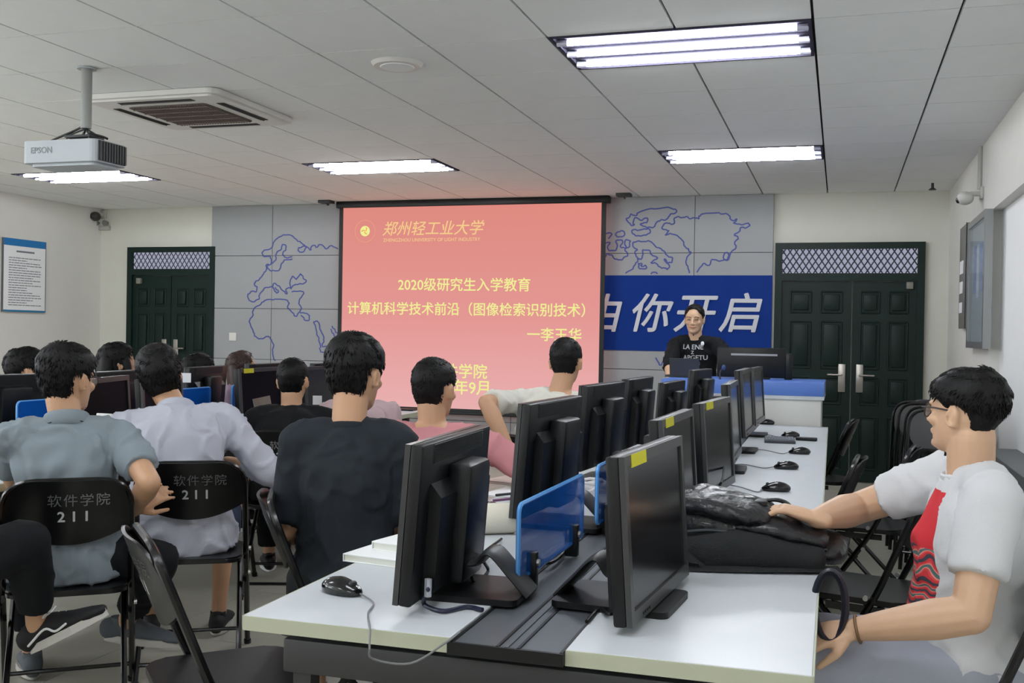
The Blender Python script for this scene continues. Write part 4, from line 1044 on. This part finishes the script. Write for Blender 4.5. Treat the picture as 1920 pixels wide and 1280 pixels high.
    belly = g('belly', 0.)
    pts = [sp(t)+fw*(belly*(math.sin(PI*min(1, max(0, t+.1))))) for t, a, b in T_]
    tube(bm, pts, [(a*wd, (b+belly*.6*(t < .7))*wd) for t, a, b in T_], 20, ref=cs, cap='flat')
    tube(bm, [sp(.88), sp(.95), N-up*.010-fw*.004], [(.095*wd, .078*wd), (.078*sc, .072*sc), (.068*sc, .068*sc)], 18, ref=cs, cap='flat')
    sl = g('sleeve', .62)
    for sh, e_, wr, sgn, nm in arms:
        tube(bm, [sp(.93)+cs*sgn*.05, sp(.93).lerp(sh, .6)+up*.008, sh], [.057*sc, .058*sc, .060*sc], 12, ref=(0, 1, 0))
        if sl <= 1:
            q = sh.lerp(e_, sl); tube(bm, [sh, sh.lerp(q, .5), q], [.059*sc*bulk, .060*sc*bulk, .061*sc*bulk], 14, cap='flat')
        else:
            q = e_.lerp(wr, sl-1); tube(bm, [sh, sh.lerp(e_, .5), e_], [.063*sc, .062*sc, .056*sc], 14); tube(bm, [e_, e_.lerp(q, .5), q], [.056*sc, .052*sc, .046*sc], 14, cap='flat')
    me = remesh(bm, vs_, 3); wrinkle(me, g('fold', .0125), 9.5, g('seed', 1), (1, 1, .8)); top = link(g('topname', 'tshirt'), me, g('top'), root)
    # collar
    cr = .060*sc; cpts = [N-up*.012+cs*(cr*1.05*math.cos(2*PI*i/20))+fw*(cr*math.sin(2*PI*i/20)-.002)-up*.012*math.sin(2*PI*i/20) for i in range(20)]
    if g('collar'):
        cpts = [N+up*.008+cs*((cr+.006)*1.05*math.cos(2*PI*i/20))+fw*((cr+.006)*math.sin(2*PI*i/20)-.002)-up*.016*math.sin(2*PI*i/20) for i in range(20)]
        bm = bmesh.new(); tube(bm, cpts, [(.026*sc, .009)]*20, 10, ref=up, closed=True); co = fin('collar', bm, g('top'), root, True)
        if g('collar') == 'stripe':
            bm = bmesh.new(); cp = [p-up*.017+(p-N).normalized()*.006 for p in cpts]; tube(bm, cp, [(.004, .004)]*20, 8, ref=up, closed=True); fin('collar_stripe', bm, M_blk, co, True)
    else:
        bm = bmesh.new(); tube(bm, cpts, [(.012*sc, .006)]*20, 8, ref=up, closed=True); fin('neckband', bm, g('top'), root, True)
    # trousers
    bm = bmesh.new(); hem = g('hem', 1.9)
    tube(bm, [Pv+Vector((0, -.03, -.02)), sp(.16)], [(.155*wd, .11*wd), (.14*wd, .09*wd)], 18, ref=(1, 0, 0))
    for hp, kn, an, toe in legs:
        tube(bm, [hp-Vector((0, .04, .0)), hp.lerp(kn, .5)+Vector((0, 0, -.004)), kn], [.096*sc, .085*sc, .070*sc], 14)
        if hem > 1: q = kn.lerp(an, hem-1); tube(bm, [kn, kn.lerp(q, .45), q], [.070*sc, .068*sc, .057*sc], 14, cap='flat')
    me = remesh(bm, .013, 3); wrinkle(me, .007, 9, g('seed', 1)+5); link(g('botname', 'trousers'), me, g('bottom'), root)
    if g('shoes', True):
        su, so = g('shoem', (M_blk, M_paper))
        for hp, kn, an, toe in legs: shoe(root, an, toe, su, so, g('laces', False))
    # hair
    hb = hair_mesh(g('hair', 'normal'), g('seed', 1), HM); hm = bpy.data.meshes.new('hair'); hb.normal_update(); bmesh.ops.recalc_face_normals(hb, faces=hb.faces[:]); hb.to_mesh(hm); hb.free(); hm.shade_smooth()
    link('hair', hm, g('hairm', M_hair), root)
    if g('glasses'):
        gl = tb('glasses', [HM @ Vector((-.076, -.01, .012)), HM @ Vector((-.074, .05, .012)), HM @ Vector((-.066, .098, .008))], .0022, mat('glass_frame', (40, 22, 16), .3), root, seg=6)
        tb('temple', [HM @ Vector((.077, -.01, .012)), HM @ Vector((.075, .05, .012)), HM @ Vector((.066, .098, .008))], .0022, mat('glass_frame', (0, 0, 0)), gl, seg=6)
        for s in (-1, 1):
            cpt = [HM @ Vector((s*.033+.028*math.cos(2*PI*i/18), .103-.012*abs((s*.033+.028*math.cos(2*PI*i/18))/.06)**2, -.004+.02*math.sin(2*PI*i/18))) for i in range(18)]
            tb('rim', cpt, .002, mat('glass_frame', (0, 0, 0)), gl, seg=6, closed=True)
            bm = bmesh.new(); vs2 = [bm.verts.new(p) for p in cpt]; bm.faces.new(vs2); r2 = bmesh.ops.extrude_face_region(bm, geom=bm.faces[:])
            for v in [x for x in r2['geom'] if isinstance(x, bmesh.types.BMVert)]: v.co += (HM.to_3x3() @ Vector((0, .0015, 0)))
            fin('lens', bm, mat('lens_glass', (225, 235, 240), .03, alpha=.3), gl)
        tb('bridge', [HM @ Vector((-.006, .103, .0)), HM @ Vector((0, .106, .003)), HM @ Vector((.006, .103, .0))], .002, mat('glass_frame', (0, 0, 0)), gl, seg=6)
    if g('eyes'):
        for s in (-1, 1):
            bm = bmesh.new(); tube(bm, spline([HM @ Vector((s*.020, .0865, .001)), HM @ Vector((s*.032, .0915, .004)), HM @ Vector((s*.046, .083, .001))], 4), [(.0022, .003)]*9, 6); fin('eye', bm, mat('eye_dark', (28, 20, 18), .3), root, True)
            bm = bmesh.new(); tube(bm, spline([HM @ Vector((s*.016, .0945, .022)), HM @ Vector((s*.032, .096, .028)), HM @ Vector((s*.052, .083, .022))], 4), [(.002, .004)]*9, 6); fin('eyebrow', bm, M_hair, root, True)
        bm = bmesh.new(); tube(bm, spline([HM @ Vector((-.027, .088, -.060)), HM @ Vector((0, .0985, -.066)), HM @ Vector((.027, .088, -.060))], 5), [(.003, .005)]*11, 8); fin('lips', bm, M_lip, root, True)
    tag(root, label, 'person')
    return root, dict(HM=HM, N=N, sp=sp, cs=cs, fw=fw, up=up, arms=arms, legs=legs)

F_polo = fabric('polo', (136, 147, 154)); F_white2 = fabric('bright_white', (212, 213, 215)); F_white = fabric('white', (190, 192, 204)); F_black = fabric('black', (22, 23, 26)); F_dark = fabric('charcoal', (38, 43, 49))
F_pink = fabric('pink', (206, 140, 145)); F_palepink = fabric('pale_pink', (206, 180, 184)); F_cream = fabric('cream', (218, 216, 205)); F_trb = fabric('trouser_black', (20, 22, 26))
F_jean = fabric('denim', (48, 58, 82)); F_grey = fabric('light_grey_trousers', (166, 170, 182)); F_lav = fabric('lavender', (150, 130, 150)); F_green = fabric('teal', (60, 84, 84))
sneak = (mat('shoe_black', (18, 18, 22), .7), mat('sole_white', (200, 196, 190), .6)); greysh = (mat('shoe_grey', (92, 98, 104), .8, bump=.1), mat('sole_white', (200, 196, 190), .6))

PS = {}
PS['s1'] = person('student in a pale grey polo shirt and glasses, back turned, at the left', (127, 713), 3.72, 38, lean=6, hyaw=-38, hpitch=0, side=-2, slouch=.03, fold=.016, top=F_polo, topname='polo_shirt', collar='stripe',
    bottom=F_trb, hair='normal', seed=1, vox=.005, glasses=True, width=1.0, belly=.01, armR=((250, 955, 3.75), (1, -.6, -.5)), handR=dict(d=(.4, .3, .35), n=(-.5, .4, -.6), curl=.5), armL=((60, 960, 4.1), (-1, 0, -.5)), shoem=greysh, sleeve=.72,
    legR=((300, 1050, 3.75), (235, 1160, 4.0), (.6, .35, -.1)), laces=False, hem=1.8)
PS['s2'] = person('student in a white long-sleeved shirt bending his head over the left bench', (300, 702), 4.35, 31, lean=17, side=-4, hdx=-.07, hdy=.07, hyaw=10, hpitch=-28, hroll=-14, slouch=.06, fold=.016, top=F_white, topname='shirt', collar=True, bottom=F_jean, hair='mop',
    seed=2, vox=.0055, width=1.1, sleeve=1.75, armL=((245, 862, 4.75), (-.9, -.3, -.4)), armR=((452, 868, 4.5), (1, -.2, -.6)), shoem=sneak, hem=1.45, botname='shorts')
PS['s3'] = person('student in a black T-shirt with short hair before the yellow-labelled monitor', (549, 716), 5.55, 24, lean=14, hyaw=-6, slouch=.05, top=F_black, bottom=F_trb, hair='short', seed=3, width=1.05)
PS['s4'] = person('large student in a dark charcoal T-shirt seen from behind, in the middle', (667, 704), 3.33, 20, lean=2, hyaw=-22, hpitch=2, hdx=.015, slouch=.02, top=F_dark, bottom=F_trb, hair='normal', seed=4, vox=.005, width=.9, sleeve=.9, belly=.01)
PS['s5'] = person('student in a pink T-shirt seen from behind, next beyond the one in charcoal', (815, 731), 4.12, 12, lean=6, hyaw=-18, hdx=.0, slouch=.03, top=F_pink, bottom=F_trb, hair='short', seed=5, width=1.1, sleeve=.8, armR=((.36, .22, .66), (1, -.5, 0)))
PS['s6'] = person('student in a pale pink T-shirt mostly hidden behind the one in charcoal', (676, 712), 6.35, 20, lean=6, hyaw=0, top=F_palepink, bottom=F_trb, hair='normal', seed=6, vox=.009, width=1.1)
PS['s7'] = person('student in a cream T-shirt leaning back with one elbow out, before the projection screen', (1061, 680), 5.3, 12, lean=-2, side=6, hyaw=-8, hdx=.03, hdy=.05, shL=-.01, slouch=.03, top=F_cream, bottom=F_trb, hair='short', seed=7, vox=.0055, width=1.12, sleeve=.85,
    armL=((955, 842, 4.95), (-.1, -1, -.25)), handL=dict(curl=.8))
PS['s8'] = person('student in glasses, white T-shirt with a red print, reaching for the black bag', (1808, 776), 2.58, 93, lean=1, hyaw=-40, hpitch=-6, hroll=0, hdy=.012, neck=.135, slouch=.04, bulk=1.12, fold=.011, top=F_white2, bottom=F_grey, hair='under', seed=8, vox=.0038, glasses=True, width=.95, twist=4, belly=.03,
    sleeve=.7, armR=((1532, 972, 2.70), (.1, 1, -.15)), handR=dict(d=(-1, .0, .25), n=(-.35, .0, -1), curl=.6), armL=((1600, 1180, 2.42), (.25, -.5, -1)), handL=dict(d=(-1, 0, -.3), n=(-.1, .5, -.9), curl=.7), skin=M_skin2,
    legL=((-.16, .45, .54), (-.18, .42, .09), (-1, 0, 0)), hsc=.83, shrug=.02)
PS['lec'] = person('lecturer in a black T-shirt standing behind the podium and facing the room', (1302, 600), 8.3, 170, stand=True, sc=.96, tl=.46, lean=7, hyaw=8, hpitch=2, top=F_black, bottom=F_trb, hair='short', seed=9, vox=.0055, eyes=True, skin=M_skin2, width=.98, sleeve=1.35,
    armR=((1256, 712, 8.0), (-1, .6, 0)), armL=((1350, 714, 7.95), (1, .6, 0)), handR=dict(d=(0, -1, -.1), n=(0, 0, -1), curl=.5), handL=dict(d=(0, -1, -.1), n=(0, 0, -1), curl=.5))
PS['w1'] = person('woman with dark hair sitting behind the left bench, before the green door', (222, 682), 6.35, -75, lean=14, hyaw=35, hpitch=-14, top=F_green, bottom=F_trb, hair='long', seed=10, vox=.008, width=.9)
PS['w2'] = person('woman with long reddish-brown hair behind the left bench, head tilted down', (456, 690), 7.85, -75, lean=16, hyaw=25, hpitch=-24, top=F_lav, bottom=F_trb, hair='long', hairm=M_hairb, seed=11, vox=.008, width=.88)
PS['w3'] = person('person with dark hair just showing over the monitor before the green door', (376, 698), 7.1, -80, lean=16, hyaw=30, hpitch=-20, top=F_black, bottom=F_trb, hair='mop', seed=12, vox=.009, width=.9)
PS['w4'] = person('person with dark fringe peeking over the monitor at the left edge', (54, 694), 5.9, -75, lean=14, hyaw=35, hpitch=-20, top=F_black, bottom=F_trb, hair='mop', seed=13, vox=.008, width=.9)
PS['s0'] = person('person in black at the left edge with crossed leg and black lace-up shoe', (-200, 730), 3.15, -20, lean=2, top=F_black, bottom=F_trb, hair='normal', seed=14, vox=.006, width=1.1, shoem=sneak, laces=True, hem=1.8,
    legR=((50, 1015, 3.2), (70, 1165, 3.4), (.9, .3, .5)), legL=((-30, 1040, 3.4), (-140, 1190, 3.5), (.8, .5, 0)), armR=((.0, .25, .66), (.3, -1, -.3)), sleeve=.9)

# lecturer's shirt lettering
lec, q = PS['lec']
def chest_text(s, sx_, sz_, size, off=.0):
    o_, = [c for c in lec.children if c.name.startswith('tshirt')]
    t = text('shirt_lettering', s, size, M_txt, Matrix.Identity(4), o_, ext=.001, bold=.0006)
    me = o_.data; from mathutils.bvhtree import BVHTree
    bv = BVHTree.FromPolygons([v.co for v in me.vertices], [p.vertices for p in me.polygons])
    for v in t.data.vertices:
        c = q['sp'](sz_)-q['cs']*(v.co.x+sx_)+q['up']*v.co.y
        h = bv.ray_cast(c+q['fw']*.5, -q['fw'])
        v.co = (h[0] if h[0] else c+q['fw']*.14)+q['fw']*(.003+v.co.z)
for s, a, b, c_ in (('LA ENE', .0, .86, .052), ('Z', -.0, .77, .036), ('APGETU', .02, .68, .052), ('et sport', .0, .59, .036)): chest_text(s, a, b, c_)
bm = bmesh.new(); p = q['sp'](.93)-q['cs']*.085+q['fw']*.095
o_, = [c for c in lec.children if c.name.startswith('tshirt')]
ell(bm, p, (.014, .006, .018)); fin('white_badge', bm, M_paper, o_, True)

# red print on the seated student's shirt: flat print in the fabric
s8, q8 = PS['s8']
o_, = [c for c in s8.children if c.name.startswith('tshirt')]
mp_ = F_white2.copy(); mp_.name = 'white_shirt_with_red_print'; nt = mp_.node_tree; b = nt.nodes['Principled BSDF']
tc = nt.nodes.new('ShaderNodeTexCoord'); sep = nt.nodes.new('ShaderNodeSeparateXYZ'); nt.links.new(tc.outputs['Object'], sep.inputs[0])
def mth(op, a, b_=None, c_=None):
    n = nt.nodes.new('ShaderNodeMath'); n.operation = op
    for i, v in enumerate((a, b_, c_)):
        if v is None: continue
        if isinstance(v, (int, float)): n.inputs[i].default_value = v
        else: nt.links.new(v, n.inputs[i])
    return n.outputs[0]
cz = mth('SUBTRACT', sep.outputs['Z'], .80)
wdt = mth('SUBTRACT', .098, mth('MULTIPLY', mth('ABSOLUTE', mth('ADD', cz, .05)), .22))
mx1 = mth('LESS_THAN', mth('ABSOLUTE', mth('ADD', sep.outputs['X'], .015)), wdt)
mz1 = mth('LESS_THAN', mth('ABSOLUTE', cz), .165)
msk = mth('MULTIPLY', mth('MULTIPLY', mx1, mz1), mth('GREATER_THAN', sep.outputs['Y'], .06))
wv = nt.nodes.new('ShaderNodeTexWave'); wv.inputs['Scale'].default_value = 9; wv.inputs['Distortion'].default_value = 9; wv.inputs['Detail'].default_value = 2; wv.wave_type = 'RINGS'; nt.links.new(tc.outputs['Object'], wv.inputs['Vector'])
rp = nt.nodes.new('ShaderNodeValToRGB'); rp.color_ramp.interpolation = 'CONSTANT'; el = rp.color_ramp.elements
el[0].position = 0; el[0].color = (*lin((70, 72, 84)), 1); el[1].position = .14; el[1].color = (*lin((214, 62, 68)), 1)
x = el.new(.55); x.color = (*lin((226, 84, 84)), 1); x = el.new(.8); x.color = (*lin((232, 150, 138)), 1); x = el.new(.93); x.color = (*lin((90, 120, 120)), 1)
nt.links.new(wv.outputs['Color'], rp.inputs[0])
solid = nt.nodes.new('ShaderNodeMix'); solid.data_type = 'RGBA'; solid.inputs['A'].default_value = (*lin((212, 56, 64)), 1)
nt.links.new(rp.outputs[0], solid.inputs['B']); nt.links.new(mth('LESS_THAN', cz, .03), solid.inputs['Factor'])
old = b.inputs['Base Color'].links[0].from_socket
mxx = nt.nodes.new('ShaderNodeMix'); mxx.data_type = 'RGBA'; nt.links.new(msk, mxx.inputs['Factor']); nt.links.new(old, mxx.inputs['A']); nt.links.new(solid.outputs['Result'], mxx.inputs['B']); nt.links.new(mxx.outputs['Result'], b.inputs['Base Color'])
o_.data.materials.clear(); o_.data.materials.append(mp_)
# wrist band
a8 = [a for a in q8['arms'] if a[4] == 'L'][0]; wr, e_ = a8[2], a8[1]; d = (wr-e_).normalized()
bm = bmesh.new(); u = d.orthogonal().normalized(); v_ = d.cross(u); c = wr-d*.01
tube(bm, [c+u*.031*math.cos(2*PI*i/16)+v_*.031*math.sin(2*PI*i/16) for i in range(16)], .0035, 6, closed=True); fin('bead_bracelet', bm, mat('bead', (120, 90, 60), .4), s8, True)

# ---------------------------------------------------------------- chairs under people and spare ones
def under(key, yaw, label, dy=.0, dx=0., **k):
    rt = PS[key][0]; a = math.radians(yaw); return chair(rt.location.x-math.sin(a)*dy+math.cos(a)*dx, rt.location.y+math.cos(a)*dy+math.sin(a)*dx, yaw, label, **k)
under('s2', 31, 'folding chair stencilled 211 under the white-shirted student', dy=-.02, dx=.05)
under('s1', 38, 'folding chair with stencilled back under the pale polo student', dy=-.0)
under('s3', 20, 'folding chair under the black-shirted student', dy=-.0)
under('s4', -62, 'folding chair turned aside under the student in charcoal', dy=-.02)
under('s5', -20, 'folding chair under the pink-shirted student', dy=0)
under('s6', 20, 'folding chair under the pale pink student')
under('s7', -35, 'folding chair the cream-shirted student rests an elbow on', dy=.04)
under('s8', 80, 'folding chair under the student reaching for the bag', dy=.02)
under('s0', -20, 'folding chair under the person at the left edge')
for kx, lb in (('w1', 'hidden folding chair of the woman before the green door'), ('w2', 'hidden folding chair of the woman with brown hair'), ('w3', 'hidden folding chair of the person behind the far monitor'), ('w4', 'hidden folding chair of the person at the far left')): under(kx, -75, lb)
p = at(272, 1100, 2.62)+Vector((.8, .6, 0))*.2; chair(p.x, p.y, -46, 'empty folding chair in the left foreground with a slanting back', 'black folding chairs at the benches')
for x, y, yw, lb in ((-.13, 6.95, 84, 'empty folding chair in the right aisle nearest the podium'), (.13, 5.35, 82, 'empty folding chair in the right aisle standing out from the bench'), (-.13, 4.75, 86, 'empty folding chair pushed up to the bench beyond the seated student'), (.12, 3.95, 74, 'empty folding chair beside the outstretched arm of the seated student')):
    chair(x, y, yw, lb, 'empty chairs in the right aisle')
fc = make_folded(); random.seed(11)
for i in range(9):
    o = fc if i == 0 else copy_tree(fc)
    o.location = (.56+random.uniform(-.05, .05), 6.35+i*.14, .02); o.rotation_euler = (math.radians(-10+random.uniform(-4, 4)), 0, math.radians(random.uniform(-38, -12)))
    tag(o, 'folded black chair in the stack by the right wall, %s from the near end' % ['first', 'second', 'third', 'fourth', 'fifth', 'sixth', 'seventh', 'eighth', 'last'][i], 'chair', 'folded chairs by the right wall')

# ---------------------------------------------------------------- black leather bag on the bench
bagc = onz(1412, 1050, TZ)
r = empty('backpack', (bagc.x-.015, bagc.y+.03, TZ), math.radians(2)); tag(r, 'black leather backpack lying on the right side of the bench', 'bag')
def lump(pts, rads, ref, vox=.008, it=6, amp=.006, seed=1):
    bm = bmesh.new()
    for P_, R_ in zip(pts, rads): tube(bm, P_, R_, 18, ref=ref)
    me = remesh(bm, vox, it); wrinkle(me, amp, 11, seed, (1, 1, 1)); return me
me = lump([[(-.20, .02, .085), (-.13, .02, .098), (0, .02, .082), (.12, .02, .062), (.20, .02, .048)], [(-.21, .02, .04), (.0, .02, .045), (.22, .02, .04)]], [[(.13, .075), (.16, .088), (.16, .074), (.14, .052), (.10, .036)], [(.14, .04), (.16, .045), (.12, .038)]], (0, 1, 0))
link('body', me, M_leather, r)
me = lump([[(-.18, -.03, .145), (-.10, -.04, .155), (.0, -.04, .135), (.045, -.04, .125)]], [[(.10, .028), (.13, .034), (.13, .034), (.10, .03)]], (0, 1, 0), amp=.005, seed=3)
link('flap', me, M_leather, r)
me = lump([[(-.02, -.06, .10), (.08, -.07, .10), (.18, -.06, .075)]], [[(.08, .03), (.09, .03), (.07, .025)]], (0, 1, 0), amp=.004, seed=5)
link('front_pocket', me, M_leather, r)
me = lump([[(-.19, -.12, .02), (-.02, -.15, .045), (.17, -.12, .03)]], [[(.03, .045), (.035, .06), (.03, .04)]], (0, 1, 0), amp=.004, seed=6); link('side_gusset', me, M_canvas, r)
def strap(nm, pts, w_=.02, t_=.0035, m=M_canvas): tb(nm, spline(pts, 6), [(w_, t_)]*((len(pts)-1)*6+1), m, r, seg=8, ref=(0, 0, 1) if False else (0, 1, .3))
strap('strap', [(-.2, -.1, .03), (-.24, -.17, .006), (-.16, -.21, .006), (-.05, -.20, .008), (.1, -.16, .01), (.23, -.12, .012)])
strap('strap', [(-.17, -.15, .04), (-.13, -.19, .02), (-.11, -.205, .008), (-.17, -.19, .012)], .018)
tb('carry_handle', spline([(.02, 0, .125), (.05, 0, .158), (.10, 0, .15), (.13, 0, .10)], 6), [(.015, .006)]*19, M_leather, r, seg=8, ref=(0, 1, 0))
bx('buckle', (-.0, .05, -.075, -.02, .148, .165), M_blk, r, bev=.005)
tb('zip_edge', spline([(-.2, -.13, .075), (-.08, -.15, .095), (.05, -.14, .08), (.2, -.1, .055)], 6), .0035, mat('piping_grey', (70, 72, 76), .4), r, seg=6)
# strap loop hanging over the bench edge, held by the student's near hand
bm = bmesh.new(); c = at(1556, 1135, 2.45)
lp2 = [c+Vector((.035*math.cos(t), .02*math.sin(t), .075*math.sin(t))) for t in [2*PI*i/28 for i in range(28)]]
tube(bm, lp2, [(.028, .009)]*28, 8, ref=(0, 1, 0), closed=True); o = fin('shoulder_strap', bm, mat('strap_navy', (26, 30, 44), .5), None, True); tag(o, 'dark padded strap loop hanging off the bench edge at the student hand', 'strap')
o['group'] = 'bag straps'; del o['group']

# ---------------------------------------------------------------- projector
pp = onz(163, 127, HC); r = empty('projector', (pp.x, pp.y, HC-.002)); tag(r, 'pale grey projector hanging from a ceiling pole at the upper left', 'projector')
M_pj = mat('projector_grey', (172, 178, 182), .5, var=.02)
tb('ceiling_pole', [(0, 0, 0), (0, 0, -.32)], .028, mat('pole_grey', (150, 152, 148), .45), r, seg=14); tb('ceiling_flange', [(0, 0, 0), (0, 0, -.008)], .05, M_pj, r, seg=16)
bx('mount_plate', (-.09, .07, -.06, .06, -.375, -.362), M_dgrey, r, bev=.003)
bm = bmesh.new()
for x, y in ((-.08, -.05), (.06, -.05), (-.08, .05), (.06, .05)): tube(bm, [(0, 0, -.32), (x, y, -.365), (x, y, -.40)], .005, 6, cap='flat')
fin('mount_arms', bm, M_dgrey, r)
bm = bmesh.new(); prism(bm, rsq(-.30, .165, -.13, .13, .035, 4), -.515, -.40)
bd = fin('casing', bm, M_pj, r)
bm = bmesh.new(); prism(bm, rsq(-.27, .14, -.10, .10, .03, 4), -.53, -.514); fin('underside', bm, M_pj, bd)
bx('side_grille', (.164, .17, -.105, .105, -.508, -.405), mat('pj_dark', (44, 44, 46), .5), bd)
for k in range(10): bx('grille_fin', (.169, .176, -.1+k*.0215, -.088+k*.0215, -.505, -.408), mat('pj_fin', (62, 62, 64), .5), bd)
text('maker_lettering', 'EPSON', .045, mat('pj_letter', (120, 128, 130), .5), WALLM(-.17, -.1315, -.452), bd, ext=.0005, bold=.0008)
tb('lens', [(-.12, .12, -.46), (-.12, .15, -.46)], [.045, .04], M_blk2, bd, seg=18)
for pts in ([(-.22, -.05, -.40), (-.16, -.03, -.37), (-.08, 0, -.33), (0, .0, -.30)], [(-.26, -.02, -.40), (-.15, .0, -.385), (-.05, .02, -.36), (.0, .01, -.3)], [(.0, .02, -.34), (.08, .03, -.36), (.12, .02, -.375)]):
    tb('lead', spline([(x, y, z) for x, y, z in pts], 5), .006, M_blk, r, seg=6)
